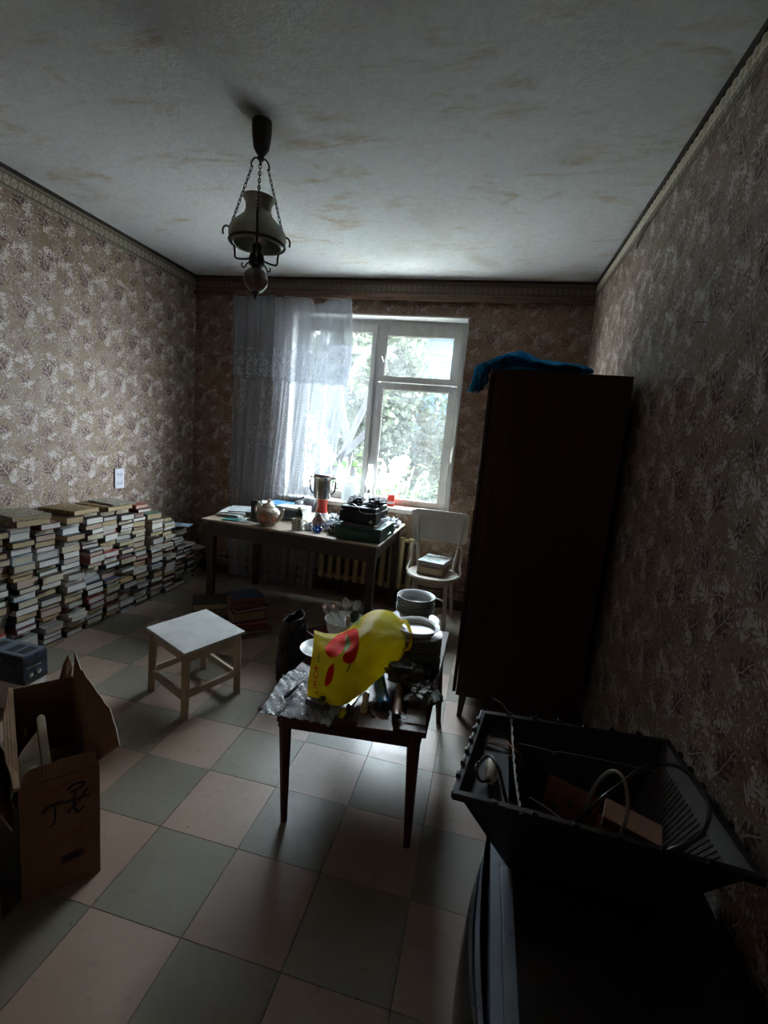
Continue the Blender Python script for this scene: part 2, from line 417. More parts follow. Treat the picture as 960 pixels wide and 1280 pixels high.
# rails of the right-hand sash: a small casement above, a tall one below
def sash(name, x0, x1, z0, z1, px0, px1, pz0, pz1, y0=WY-.012, d=.05):
    s = MB().box(x0, px0, y0, y0+d, z0, z1).box(px1, x1, y0, y0+d, z0, z1).box(px0, px1, y0, y0+d, pz1, z1).box(px0, px1, y0, y0+d, z0, pz0)
    # glazing bead
    for a in ((px0, px0+.008, pz0, pz1), (px1-.008, px1, pz0, pz1), (px0+.008, px1-.008, pz1-.008, pz1), (px0+.008, px1-.008, pz0, pz0+.008)):
        s.box(a[0], a[1], y0+.012, y0+.024, a[2], a[3])
    o = s.obj(name, M_WHITEPAINT, win, bevel=.002)
    MB().box(px0+.001, px1-.001, y0+.024, y0+.027, pz0+.001, pz1-.001).obj('pane', M_GLASS, o)
    return o
g = Mat('dusty_window_glass', (1, 1, 1), .05); g.nt.nodes.remove(g.b)
tr_ = g.nt.nodes.new('ShaderNodeBsdfTransparent'); tr_.inputs[0].default_value = (.93, .96, .96, 1)
gl = g.nt.nodes.new('ShaderNodeBsdfGlossy'); gl.inputs['Roughness'].default_value = .03
df = g.nt.nodes.new('ShaderNodeBsdfTranslucent'); df.inputs[0].default_value = (.85, .9, .95, 1)
m1 = g.nt.nodes.new('ShaderNodeMixShader'); m2 = g.nt.nodes.new('ShaderNodeMixShader')
dust = (g.noise(4, 5, .7)*.05 - .012).clamp()
g.lk(dust, m1.inputs[0]); g.nt.links.new(tr_.outputs[0], m1.inputs[1]); g.nt.links.new(df.outputs[0], m1.inputs[2])
m2.inputs[0].default_value = .06; g.nt.links.new(m1.outputs[0], m2.inputs[1]); g.nt.links.new(gl.outputs[0], m2.inputs[2]); g.nt.links.new(m2.outputs[0], g.out.inputs[0])
M_GLASS = g.m
sash('sash', fx0+.045, -1.115, fz0+.02, 2.475, fx0+.115, -1.155, .945, 2.405)
sash('sash', -1.080, -.352, 1.985, 2.475, -1.025, -.42, 2.035, 2.385)
sash('sash', -1.080, -.352, fz0+.02, 1.975, -1.025, -.42, .93, 1.922)
hm = MB()
M_STEEL = simple('dull_steel', (.35, .35, .34), .35, .9, var=.2)
M_BRASS = simple('old_yellow_paint_line', (.35, .25, .08), .6, .0)
for z in (2.10, 2.32, 1.10, 1.75): hm.box(-.358, -.348, WY-.022, WY-.012, z, z+.06)
hm.obj('hinge', M_STEEL, win)
MB().box(-.3545, -.3505, WY-.0135, WY-.0125, .95, 2.46).obj('paint_crack', M_BRASS, win)
hl = MB(); hl.tube([(-.335, WY-.035, 1.32), (-.335, WY-.05, 1.34), (-.335, WY-.05, 1.42), (-.335, WY-.035, 1.44)], .006, 6); hl.cbox((-.335, WY-.02, 1.38), (.02, .03, .15))
hl.obj('handle', M_WHITEPAINT, win)
hl = MB(); hl.tube([(-1.055, WY-.012, 2.2), (-1.055, WY-.04, 2.2), (-1.03, WY-.045, 2.15)], .006, 6); hl.obj('latch', M_WHITEPAINT, win)
MB().box(NX0-.03, -.62, YB-.06, WY, NZ0-.04, NZ0-.001).box(-.62, NX1+.0, YB-.004, WY, NZ0-.04, NZ0-.001).obj('window_sill', M_WHITEPAINT, win, bevel=.006)

# ------------------------------------------------------------------ the garden outside
ground_m = Mat('garden_ground', rough=.95); nn = ground_m.noise(.6, 5, .6)
ground_m.color(ground_m.ramp(nn, [(.35, (.20, .21, .16)), (.5, (.36, .34, .31)), (.62, (.44, .41, .38))]))
gb = MB(); gb.box(-30, 25, YB+.3, 45, -1.05, -.85)
struct(gb.obj('ground', ground_m.m))
def leaf_mat(name, a, b, trans=.5):
    m = Mat(name, rough=.6); oi = m.nt.nodes.new('ShaderNodeNewGeometry')
    n = m.noise(2.2, 4, .7)
    c = m.ramp(n, [(.3, a), (.7, b)]); m.color(c)
    tl = m.nt.nodes.new('ShaderNodeBsdfTranslucent'); m.lk(c, tl.inputs[0]); mx = m.nt.nodes.new('ShaderNodeMixShader'); mx.inputs[0].default_value = trans
    m.nt.links.new(m.b.outputs[0], mx.inputs[1]); m.nt.links.new(tl.outputs[0], mx.inputs[2]); m.nt.links.new(mx.outputs[0], m.out.inputs[0])
    return m.m
M_LEAF1 = leaf_mat('tree_leaves', (.005, .013, .003), (.019, .034, .011))
M_LEAF2 = leaf_mat('pale_tree_leaves', (.013, .021, .009), (.036, .050, .024))
M_LEAF3 = leaf_mat('young_shrub_leaves', (.016, .042, .004), (.045, .095, .012))
M_BARK = simple('bark', (.12, .10, .08), .9, var=.4, scale=20, bump=.01)
def leaves(n, c, r, size, name, mat, parent, shell=.55):
    d = nrs.normal(size=(n, 3)); d /= np.linalg.norm(d, axis=1)[:, None]
    rad = shell + (1-shell)*nrs.rand(n)**.6
    lump = 1 + .22*np.sin(d[:, 0]*7 + c[0])*np.cos(d[:, 2]*6 + c[1]) + .12*np.sin(d[:, 1]*11)
    p = np.array(c) + d*(rad*lump)[:, None]*np.array(r)
    a = nrs.normal(size=(n, 3)); a /= np.linalg.norm(a, axis=1)[:, None]
    b = np.cross(a, nrs.normal(size=(n, 3))); b /= np.linalg.norm(b, axis=1)[:, None]
    s = size*(.6 + .8*nrs.rand(n))[:, None]
    V = np.stack([p - a*s, p + b*s*.5, p + a*s, p - b*s*.5], 1).reshape(-1, 3)
    me = bpy.data.meshes.new(name); me.from_pydata(V.tolist(), [], np.arange(4*n).reshape(-1, 4).tolist()); me.materials.append(mat)
    o = bpy.data.objects.new(name, me); COL.objects.link(o); o.parent = parent; o['kind'] = 'stuff'; return o
def tree(x, y, h, cr, label, mat, n, lsize=.07, trunk=.12):
    t = thing('tree', label, 'tree', (x, y, -.85))
    b = MB(); b.tube([(0, 0, 0), (.05, 0, h*.35), (-.04, .03, h*.65), (0, 0, h*.85)], [trunk, trunk*.8, trunk*.55, trunk*.2], 8)
    for k in range(5):
        a = k*1.35; z = h*(.4+.08*k); b.tube([(0, 0, z), (math.cos(a)*cr[0]*.4, math.sin(a)*cr[1]*.4, z+cr[2]*.3), (math.cos(a)*cr[0]*.75, math.sin(a)*cr[1]*.7, z+cr[2]*.45)], [trunk*.4, trunk*.25, trunk*.08], 6)
    b.obj('trunk', M_BARK, t, smooth=True)
    leaves(n, (0, 0, h*.68), cr, lsize, 'foliage', mat, t)
    return t
tree(.55, 9.5, 4.6, (1.35, 1.3, 2.3), 'leafy green tree filling the right-hand window pane', M_LEAF1, 22000, .085)
tree(-2.9, 10.5, 5.2, (1.3, 1.2, 2.0), 'pale green tree seen through the top small pane', M_LEAF2, 15000, .085)
tree(-5.2, 8.6, 5.0, (1.9, 1.3, 2.3), 'green tree behind the lace curtain', M_LEAF2, 14000, .085)
tree(-9.0, 13, 6.0, (2.2, 1.6, 2.6), 'broad tree far behind the left half of the curtain', M_LEAF1, 12000, .10)
tree(4.6, 13.5, 6.0, (2.2, 1.6, 2.6), 'dense tree beyond the right edge of the window', M_LEAF1, 10000, .10)
# shrub close under the window; its big leaves are single parts
def shrub(x, y, label, n, R, zc):
    t = thing('shrub', label, 'shrub', (x, y, -.85)); b = MB()
    tips = []
    for k in range(9):
        a = k*.71; q = [(0, 0, 0), (math.cos(a)*R*.4, math.sin(a)*R*.3, zc*.6), (math.cos(a)*R*.8, math.sin(a)*R*.6, zc+.12*math.sin(k*2.3))]
        b.tube(spline(q, 4), .008, 5); tips.append(q)
    b.obj('stem', M_BARK, t, smooth=True)
    lm = MB(); lm.add([(0, 0, 0), (.022, .03, .006), (.030, .06, .004), (.016, .10, -.006), (0, .125, -.016), (-.016, .10, -.006), (-.030, .06, .004), (-.022, .03, .006), (0, .06, -.006)],
                      [(0, 1, 8), (1, 2, 8), (2, 3, 8), (3, 4, 8), (4, 5, 8), (5, 6, 8), (6, 7, 8), (7, 0, 8)])
    me = lm.mesh('leaf', M_LEAF3)
    for k in range(n):
        q = tips[k % 9]; f = rnd.uniform(.35, 1.05); p = Vector(q[1]).lerp(Vector(q[2]), f)
        p += Vector((rnd.gauss(0, .10), rnd.gauss(0, .08), rnd.gauss(0, .10)))
        o = bpy.data.objects.new('leaf', me); COL.objects.link(o); o.parent = t; o.location = p
        o.rotation_euler = (rnd.uniform(-.9, .5), rnd.uniform(-.6, .6), rnd.uniform(0, 2*PI)); o.scale = (rnd.uniform(.7, 1.3),)*3
shrub(-1.12, 5.05, 'bright green leafy shrub close behind the lower right window pane', 150, .50, 1.95)
shrub(-1.62, 5.0, 'small leafy shoot growing in front of the crossed planks', 45, .18, 2.1)
lo = thing('hedge', 'low hedge of mixed greenery along the far side of the sunny path', 'hedge', (-1.2, 8.2, -.85))
leaves(12000, (0, 0, .75), (2.6, .5, .75), .05, 'foliage', M_LEAF1, lo); leaves(3500, (-.5, -.4, .5), (2.4, .5, .55), .05, 'foliage', M_LEAF3, lo)
vn = thing('vine', 'loose climbing greenery in front of the lower part of the blue house', 'vine', (-1.35, 10.8, -.85))
MB().tube(spline([(0, 0, 0), (.1, 0, 1.0), (-.05, 0, 2.2), (.1, 0, 3.2)], 6), .03, 6).obj('stem', M_BARK, vn, smooth=True); leaves(2600, (0, 0, 1.7), (.65, .35, 1.75), .07, 'foliage', M_LEAF2, vn, .2)
# blue boarded house corner
M_BLUE = simple('faded_blue_paint', (.009, .034, .060), .7, var=.15, scale=5)
M_ROOF = simple('slate_roof', (.25, .24, .24), .8)
hs = thing('blue_house', 'faded blue clapboard house corner seen behind the trees', 'house', (-1.55, 12, -.85))
bd0 = MB().box(-.42, .42, -.012, .012, 0, .165).obj('board', M_BLUE, hs, rot=(-.04, 0, 0))
for k in range(1, 29): o = bd0.copy(); COL.objects.link(o); o.location = (0, 0, .17*k); o.rotation_euler = (-.04, 0, 0)
MB().box(-.41, .41, .02, 2.5, 0, 4.9).obj('wall', M_BLUE, hs)
MB().prism([(-.6, 4.9), (.6, 4.9), (.6, 5.0), (0, 5.5), (-.6, 5.0)], 0, 2.9, Matrix.Translation((0, -.2+2.9, 0)) @ Euler((PI/2, 0, 0)).to_matrix().to_4x4()).obj('roof', M_ROOF, hs)
# crossed planks outside the left sash
M_PLANK = simple('pale_weathered_plank', (.035, .040, .050), .75, var=.2, scale=12, stretch=(1, 1, .2))
for a, b, lb in (((-1.70, 1.0), (-1.28, 2.05), 'pale plank slanting up to the right, upper one of the crossed planks'),
                 ((-1.98, .78), (-1.26, 1.62), 'pale plank slanting up to the right, lower one of the crossed planks'),
                 ((-1.70, 1.95), (-1.38, .75), 'pale plank slanting down to the right across the other two'),
                 ((-1.95, 1.60), (-1.35, 2.42), 'short pale plank highest behind the curtain edge')):
    d = Vector((b[0]-a[0], 0, b[1]-a[1])); yo = {0: 5.0, 1: 5.0, 2: 5.03, 3: 5.0}[('upper' in lb)*0 + ('lower' in lb)*1 + ('across' in lb)*2 + ('highest' in lb)*3]
    o = MB().box(0, d.length, 0, .022, -.032, .032).obj('plank', M_PLANK, loc=(a[0], yo, a[1]), rot=(0, -math.atan2(d.z, d.x), 0), bevel=.002)
    tag(o, lb, 'plank', 'crossed planks outside the window')
pf = thing('garden_trellis', 'pale upright trellis frame carrying the crossed planks outside', 'trellis', (-1.9, 5.05, -.85))
MB().box(-.03, .03, .01, .07, 0, 3.4).obj('post', M_PLANK, pf); MB().box(-.03, .75, .01, .05, 3.2, 3.27).box(-.03, .75, .01, .05, 1.5, 1.56).obj('rail', M_PLANK, pf)

# ------------------------------------------------------------------ curtain rail, curtain
rail = thing('curtain_rail', 'long varnished brown wooden curtain rail above the window', 'curtain rail', (-1.1, 4.09, 2.655))
MB().box(-1.74, 1.74, -.012, .012, -.020, .020).obj('front_board', M_RAILWOOD, rail, bevel=.004)
MB().box(-1.74, 1.74, .014, .04, -.010, .004).obj('track', M_DARKWOOD, rail)
for x in (-1.45, -.2, 1.3): MB().box(x-.012, x+.012, .012, .058, -.012, .016).obj('bracket', M_STEEL, rail)

lace = Mat('lace_net', (.66, .68, .74), .9); lace.nt.nodes.remove(lace.b)
def lace_mat(name, valance):
    m = Mat(name, (.7, .7, .74), .9); u, v, _ = m.xyz('UV'); m.nt.nodes.remove(m.b)
    # uv in metres of cloth
    wv = m.combine(u, v)
    dots = (((u/.050 + (v/.025).floor().mod2()*.5).fract() - .5).abs().pw(2.0)*4.0 + (((v/.025).fract() - .5).abs()).pw(2.0)).lt(.10)*m.noise(5, 2, .5, wv).gt(.44)
    flo = m.voro(26, wv); fl = (flo - .30).abs().lt(.10)
    big = m.noise(7, 3, .6, wv).gt(.55)
    scal = ((u/.12).fract() - .5).abs()
    if valance: band = v.lt(.30); band2 = ((v - .06 - scal*scal*.22).abs()).lt(.012).mx(((v - .10 - scal*scal*.22).abs()).lt(.006)).mx(((v - .20 + scal*.12).abs()).lt(.008))
    else: band = (m.noise(1.6, 2, .5, wv)).gt(.50); band2 = u*0
    pat = (fl*band).mx(band2).mx(dots*(1 - band)*(1.0 if not valance else .0)).mx(big*band*.5)
    opac = (pat*.30 + (.52 if not valance else .40) + m.noise(300, 1, .5, wv)*.10).clamp()
    tp = m.nt.nodes.new('ShaderNodeBsdfTransparent'); dd = m.nt.nodes.new('ShaderNodeBsdfDiffuse'); tl = m.nt.nodes.new('ShaderNodeBsdfTranslucent')
    dd.inputs[0].default_value = (.62, .64, .70, 1); tl.inputs[0].default_value = (.15, .165, .19, 1)
    a = m.nt.nodes.new('ShaderNodeMixShader'); b = m.nt.nodes.new('ShaderNodeMixShader'); a.inputs[0].default_value = .5
    m.nt.links.new(dd.outputs[0], a.inputs[1]); m.nt.links.new(tl.outputs[0], a.inputs[2])
    m.lk(opac, b.inputs[0]); m.nt.links.new(tp.outputs[0], b.inputs[1]); m.nt.links.new(a.outputs[0], b.inputs[2]); m.nt.links.new(b.outputs[0], m.out.inputs[0])
    return m.m
def lerp_tab(tab, z):
    for (z0, x0), (z1, x1) in zip(tab, tab[1:]):
        if z0 >= z >= z1 or z0 <= z <= z1:
            k = (z - z0)/(z1 - z0) if z1 != z0 else 0; return x0 + (x1-x0)*k
    return tab[-1][1]
cur = thing('lace_curtain', 'white lace net curtain covering the left half of the window', 'curtain', (-1.88, 4.085, 0))
Lt = [(2.64, -2.43), (1.9, -2.42), (1.0, -2.42), (.012, -2.40)]
Rt = [(2.64, -1.315), (2.3, -1.27), (1.86, -1.285), (1.5, -1.33), (1.06, -1.41), (.6, -1.47), (.012, -1.50)]
folds = sorted([rnd.random() for _ in range(17)])
def fold_u(u): return u + .012*math.sin(u*23) + .01*math.sin(u*57+1)
def cloth_fn(z0, z1, yoff, amp, scal=0.0, seed=0.0):
    def fn(u, v):
        z = z0 + (z1-z0)*v; x = lerp_tab(Lt, z) + (lerp_tab(Rt, z) - lerp_tab(Lt, z))*fold_u(u)
        y = amp*(math.sin(u*62 + seed + .6*math.sin(v*3)) * (.5+.5*math.sin(u*9+seed)) + .5*math.sin(u*131 + v*2))*(.45 + .55*v)
        zz = z - .05*max(0, math.sin((u-.62)/.38*PI*1.5))*(u > .62)*(1-v)**3 + (scal*abs(math.sin(u*PI*15))*(v > .999)) - .018*math.sin(u*PI*6)**2*(v < .001)
        if z < .9: y = y*.8 - .03*max(0, u - .82)*5*(1 - abs(z-.45)/.9)
        return (x - cur.location.x, yoff + y - 0, zz)
    return fn
def cloth(name, fn, mat, nu, nv, W, H):
    mb = MB(); mb.grid(fn, nu, nv); me = bpy.data.meshes.new(name); me.from_pydata(mb.v, [], mb.f); me.materials.append(mat)
    uvl = me.uv_layers.new(name='uv'); k = 0
    for p in me.polygons:
        p.use_smooth = True
        for li in p.loop_indices:
            vi = me.loops[li].vertex_index; uvl.data[li].uv = ((vi % (nu+1))/nu*W, (1 - (vi//(nu+1))/nv)*H)
    o = bpy.data.objects.new(name, me); COL.objects.link(o); o.parent = cur; return o
cloth('net_panel', cloth_fn(2.625, .014, .0, .015), lace_mat('lace_net_panel', False), 260, 40, 2.6, 2.6)
cloth('valance', cloth_fn(2.635, 1.885, -.040, .020, .02, 1.3), lace_mat('lace_valance', True), 260, 24, 2.2, .75)
hd = MB(); pts = [Vector(cloth_fn(2.635, 1.885, -.036, .020, 0, 1.3)(k/120, 0)) for k in range(121)]
hd.tube([p + Vector((0, .0, -.004)) for p in pts], .003, 5); hd.obj('hem', simple('white_tape', (.55, .55, .55), .9), cur)

# ------------------------------------------------------------------ radiator and pipes
M_RAD = simple('yellowed_cream_enamel', (.42, .35, .19), .45, var=.25, scale=9)
M_RUST = simple('dark_iron', (.05, .035, .028), .7, var=.4)
rd = thing('radiator', 'cream cast iron radiator under the window behind the desk', 'radiator', (-1.45, 4.08, .14))
for k in range(11):
    x = .04 + k*.082
    s = MB(); s.tube([(x, -.028, .02), (x, -.030, .07), (x, -.030, .41), (x, -.028, .46)], [.020, .026, .026, .020], 10)
    s.tube([(x, .028, .02), (x, .030, .07), (x, .030, .41), (x, .028, .46)], [.018, .022, .022, .018], 8); s.cbox((x, 0, .03), (.044, .07, .05)); s.cbox((x, 0, .45), (.044, .07, .05))
    s.box(x-.010, x+.010, -.03, .03, .06, .42)
    o = s.obj('section', M_RAD, rd, smooth=True) if k == 0 else None
    if k == 0: sec = o
    else: o = sec.copy(); COL.objects.link(o); o.location.x = k*.082
MB().tube([(0, 0, .03), (.90, 0, .03)], .019, 10).tube([(0, 0, .45), (.90, 0, .45)], .019, 10).obj('manifold', M_RAD, rd, smooth=True)
for x in (.2, .70): MB().box(x-.01, x+.01, -.02, .048, -.14, .015).obj('foot', M_RUST, rd)
for z, lb, nm in ((.105, 'lower brown heating pipe running along the window wall', -.0), (.185, 'upper brown heating pipe running along the window wall', .0)):
    pz = thing('heating_pipe', lb, 'pipe', (-1.1, 4.10, z), group=None)
    MB().tube([(-1.75, 0, 0), (-.37 if z > .15 else 1.74, 0, 0)], .0125, 10).obj('pipe_run', M_PIPE, pz, smooth=True)
    if z > .15: MB().tube([(.56, 0, 0), (1.74, 0, 0)], .0125, 10).obj('pipe_run', M_PIPE, pz, smooth=True)
    for x in (-1.5, 1.2): MB().box(x-.008, x+.008, -.014, .05, -.016, .016).obj('bracket', M_RUST, pz)
# ------------------------------------------------------------------ chandelier
M_IRON = simple('black_wrought_iron', (.018, .016, .015), .5, .3, var=.4, scale=40)
M_OPAL = Mat('smoky_opal_glass', (.34, .35, .29), .25); M_OPAL.color(M_OPAL.ramp(M_OPAL.xyz()[2]*1.0 + M_OPAL.noise(12, 2)*.1, [(0, (.42, .44, .37)), (1, (.30, .31, .26))]))
M_OPAL.b.inputs['Transmission Weight'].default_value = .12; M_OPAL = M_OPAL.m
M_BULB = simple('frosted_bulb_glass', (.75, .75, .72), .3, var=.05)
M_CERAM = simple('brown_glazed_ceramic', (.16, .13, .11), .18, var=.5, scale=8)
ch = thing('chandelier', 'wrought iron chain chandelier with opal glass shade hanging from the ceiling', 'chandelier', (-1.152, 2.117, 2.08))
MB().lathe([(.004, .600), (.018, .602), (.034, .625), (.040, .66), (.044, .70), (.044, .7345), (.0, .7345)], 10).obj('ceiling_cap', M_IRON, ch, smooth=True)
MB().tube([(0, 0, .56), (0, 0, .61)], .006, 8).lathe([(.0, .575), (.014, .58), (.016, .59), (.010, .60), (0, .60)], 12).obj('hook', M_IRON, ch, smooth=True)
DIRS = [math.radians(a) for a in (180, 60, 297)]
for a in DIRS:
    c_, s_ = math.cos(a), math.sin(a); P = lambda r, z: (c_*r, s_*r, z)
    b = MB(); b.tube(spline([P(0, .583), P(.025, .592), P(.042, .580), P(.045, .562), P(.036, .556)], 5), .004, 6)
    b.obj('hook_arm', M_IRON, ch, smooth=True)
    # chain of twisted links
    A = Vector(P(.042, .556)); B = Vector(P(.142, .300)); N = 15; ln = (B-A).length/N; d = (B-A).normalized()
    side = d.cross(Vector((0, 0, 1))).normalized(); oth = d.cross(side)
    cm = MB()
    for k in range(N):
        mid = A + d*ln*(k+.5); w = side if k % 2 else oth
        pts = [mid + d*(ln*.68*math.cos(t)) + w*(.0052*math.sin(t)) for t in [2*PI*j/10 for j in range(10)]]
        cm.tube(pts, .0019, 5, closed=True)
    cm.obj('chain', M_IRON, ch, smooth=True)
    # S-shaped arm from the cage to the ring, with a curl at its end
    b = MB(); b.tube(spline([P(.176, .276), P(.176, .302), P(.158, .312), P(.142, .295), P(.141, .255), P(.132, .235), P(.118, .228), P(.112, .205), P(.108, .175), P(.075, .168), P(.035, .170)], 5), .0045, 6)
    b.tube(spline([P(.035, .158), P(.050, .146), P(.062, .132), P(.074, .140), P(.072, .152)], 4), .0035, 6)
    b.obj('arm', M_IRON, ch, smooth=True)
MB().tube([( .124*math.cos(t), .124*math.sin(t), .232) for t in [2*PI*k/36 for k in range(36)]], .0055, 6, closed=True).obj('shade_ring', M_IRON, ch, smooth=True)
sh = [(.108, .222), (.118, .232), (.128, .255), (.127, .280), (.112, .305), (.085, .330), (.064, .350), (.056, .375), (.058, .400), (.068, .418), (.073, .424),
      (.068, .424), (.063, .418), (.053, .400), (.051, .375), (.059, .350), (.080, .328), (.107, .303), (.122, .280), (.123, .256), (.113, .234), (.104, .225), (.108, .222)]
MB().shell(sh, 40).obj('shade', M_OPAL, ch, smooth=True)
MB().lathe([(0, .188), (.02, .190), (.022, .225), (.013, .235), (0, .235)], 16).obj('lamp_holder', M_IRON, ch, smooth=True)
MB().lathe([(.012, .235), (.014, .25), (.028, .275), (.030, .295), (.020, .315), (0, .322)], 16).obj('bulb', M_BULB, ch, smooth=True)
MB().lathe([(0, .128), (.020, .130), (.034, .142), (.036, .165), (.030, .186), (.018, .19), (0, .19)], 20).obj('cage_cup', M_IRON, ch, smooth=True)
MB().lathe([(.004, .020), (.030, .028), (.050, .048), (.058, .076), (.050, .104), (.032, .122), (.012, .130), (0, .130)], 28).obj('ceramic_ball', M_CERAM, ch, smooth=True)
MB().lathe([(.0, -.012), (.004, -.006), (.006, .0), (.012, .012), (.018, .024), (0, .026)], 14).obj('finial', M_IRON, ch, smooth=True)

# ------------------------------------------------------------------ socket and nails
M_PLAST = simple('pale_blue_white_plastic', (.62, .66, .74), .35, var=.06)
M_BLACK = simple('black_hole', (.01, .01, .01), .8)
oc = thing('wall_socket', 'white double wall socket with a cable slit above it on the left wall', 'socket', (XL, 3.19, .98))
MB().box(0, .012, -.047, .047, -.078, .078).obj('plate', M_PLAST, oc, bevel=.004)
for z in (-.035, .035):
    MB().lathe([(0, .0), (.026, 0), (.028, .004), (.022, .005), (.021, .002), (0, .002)], 18, M=Matrix.Translation((.011, 0, z)) @ Euler((0, PI/2, 0)).to_matrix().to_4x4()).obj('outlet', M_PLAST, oc, smooth=True)
    hh = MB()
    for y in (-.009, .009): hh.tube([(.0125, y, z-.002), (.0150, y, z-.002)], .004, 8)
    hh.obj('contact_hole', M_BLACK, oc)
MB().box(0, .0012, -.004, .004, .078, .150).box(0, .0012, -.002, .003, .15, .19).obj('cable_slit', M_BLACK, oc)
for (y, z, lb) in ((1.89, 1.79, 'bent nail sticking out of the right wall level with the wardrobe top'), (1.87, 1.975, 'nail in a small dark hole high on the right wall above the bent nail')):
    n = MB(); n.tube([(0, 0, 0), (-.022, .004, .002), (-.034, .016, .0)], .0018, 6); n.lathe([(0, 0), (.004, 0), (.004, .001), (0, .001)], 8, (-.035, .016, 0))
    tag(n.obj('nail', M_RUST, loc=(XR, y, z)), lb, 'nail')
fl = MB(); fl.add([(0, -.05, .05), (-.012, .02, .055), (-.03, .03, -.055), (-.004, -.05, .05), (-.016, .02, .055), (-.034, .03, -.055)], [(0, 1, 2), (3, 5, 4), (0, 3, 4, 1), (1, 4, 5, 2), (2, 5, 3, 0)])
tag(fl.obj('torn_border_flap', M_DARKWOOD, loc=(XR-.001, 2.90, 2.66)), 'small dark torn triangle hanging under the right-hand paper border', 'torn paper')

# ------------------------------------------------------------------ wardrobe
M_WARD = Mat('dark_polished_veneer', rough=.32, spec=.35); _v = M_WARD.noise(3, 5, .6, M_WARD.scaled(8, 8, .7))
M_WARD.color(M_WARD.ramp(_v, [(.3, (.024, .009, .008)), (.7, (.050, .020, .016))])); M_WARD.rough(_v*.2 + .22); M_WARD = M_WARD.m
wd = thing('wardrobe', 'tall dark brown veneered wardrobe standing against the right wall', 'wardrobe', (0, 0, 0))
wx0, wx1, wy0, wy1, wz0, wz1 = -.048, .600, 2.42, 3.46, .165, 1.868
MB().box(wx0+.022, wx1, wy0+.001, wy0+.019, wz0, wz1-.022).obj('side_panel', M_WARD, wd, bevel=.002)
MB().box(wx0+.022, wx1, wy1-.019, wy1-.001, wz0, wz1-.022).obj('side_panel', M_WARD, wd, bevel=.002)
MB().box(wx0, wx1, wy0, wy1, wz1-.022, wz1).obj('top_panel', M_WARD, wd, bevel=.002)
MB().box(wx0+.02, wx1, wy0, wy1, wz0-.018, wz0).obj('bottom_panel', M_WARD, wd, bevel=.002)
MB().box(wx1-.008, wx1-.002, wy0+.019, wy1-.019, wz0, wz1-.022).obj('back_panel', M_WARD, wd)
for a, b, hy in ((wy0, (wy0+wy1)/2-.002, (wy0+wy1)/2-.05), ((wy0+wy1)/2+.002, wy1, (wy0+wy1)/2+.05)):
    d = MB().box(wx0, wx0+.018, a, b, wz0, wz1-.024).obj('door', M_WARD, wd, bevel=.002)
    MB().box(wx0-.022, wx0-.012, hy-.008, hy+.008, .95, 1.10).box(wx0-.013, wx0, hy-.006, hy+.006, .96, .98).box(wx0-.013, wx0, hy-.006, hy+.006, 1.07, 1.09).obj('handle', M_BRASS, d, bevel=.002)
for y in (wy0+.05, wy1-.05):
    for x in (wx0+.06, wx1-.06): MB().taper((x, y, .147), (x-.008 if x < .2 else x+.008, y, 0), .030, .018, 4).obj('leg', M_WARD, wd)

def cloth_sheet(name, ctrl, mat, nu=40, nv=20, amp=.006, freq=30, parent=None, seed=0, thick=.002, sub=0, loc=(0,0,0)):
    """a sheet through a grid of control points (rows of equal length), with wrinkles"""
    R = len(ctrl); Cn = len(ctrl[0])
    rows = [[Vector(p) for p in spline(r, 6)] for r in ctrl]; L = len(rows[0])
    def samp(u, v):
        i = min(int(u*(L-1)), L-2); fu = u*(L-1) - i; col = [r[i].lerp(r[i+1], fu) for r in rows]
        q = v*(R-1); j = min(int(q), R-2); f = q - j; f = f*f*(3-2*f)*.5 + f*.5; return col[j].lerp(col[j+1], f)
    def fn(u, v):
        p = samp(u, v)
        n = Vector((math.sin(u*freq + v*7 + seed), math.cos(v*freq*.8 + u*5 + seed*2), math.sin((u+v)*freq*1.3 + seed) + .6*math.sin(u*freq*2.7 - v*freq*1.9)))
        return p + n*amp
    mb = MB(); mb.grid(fn, nu, nv); o = mb.obj(name, mat, parent, smooth=60, loc=loc); 
    md = o.modifiers.new('t', 'SOLIDIFY'); md.thickness = thick; md.offset = 0
    return o
M_TOWEL = Mat('bright_blue_terry', (.02, .30, .62), .95, spec=.1); _q = M_TOWEL.noise(240, 3, .8)
M_TOWEL.color(M_TOWEL.ramp(M_TOWEL.noise(14, 3), [(.35, (.010, .26, .75)), (.65, (.03, .46, .95))])); M_TOWEL.bump(_q, .004); M_TOWEL = M_TOWEL.m
tw = thing('towel', 'crumpled bright blue towel lying over the corner of the wardrobe top', 'towel', (.0, 2.47, 1.870))
cloth_sheet('terry_cloth', [
    [(-.150, .00, -.115), (-.125, .03, .0), (-.06, .06, .045), (.06, .05, .075), (.18, .05, .050), (.28, .03, .045), (.38, .03, .040), (.43, .02, .02)],
    [(-.10, .05, -.105), (-.09, .06, .015), (-.04, .09, .060), (.07, .10, .105), (.19, .10, .075), (.29, .10, .060), (.38, .10, .055), (.44, .10, .03)],
    [(-.065, .12, -.075), (-.07, .12, .012), (-.02, .16, .045), (.08, .18, .095), (.20, .18, .065), (.30, .18, .05), (.38, .18, .04), (.44, .18, .015)],
    [(-.060, .19, -.03), (-.06, .20, .010), (-.01, .24, .02), (.08, .27, .015), (.20, .27, .012), (.30, .26, .01), (.40, .25, .008), (.45, .22, .006)]], M_TOWEL, 60, 24, .006, 26, tw, thick=.005)
MB().tube(spline([(.02, .0, .004), (.10, -.03, .012), (.16, -.05, .006)], 5), .0025, 5).obj('fringe', M_TOWEL, tw)

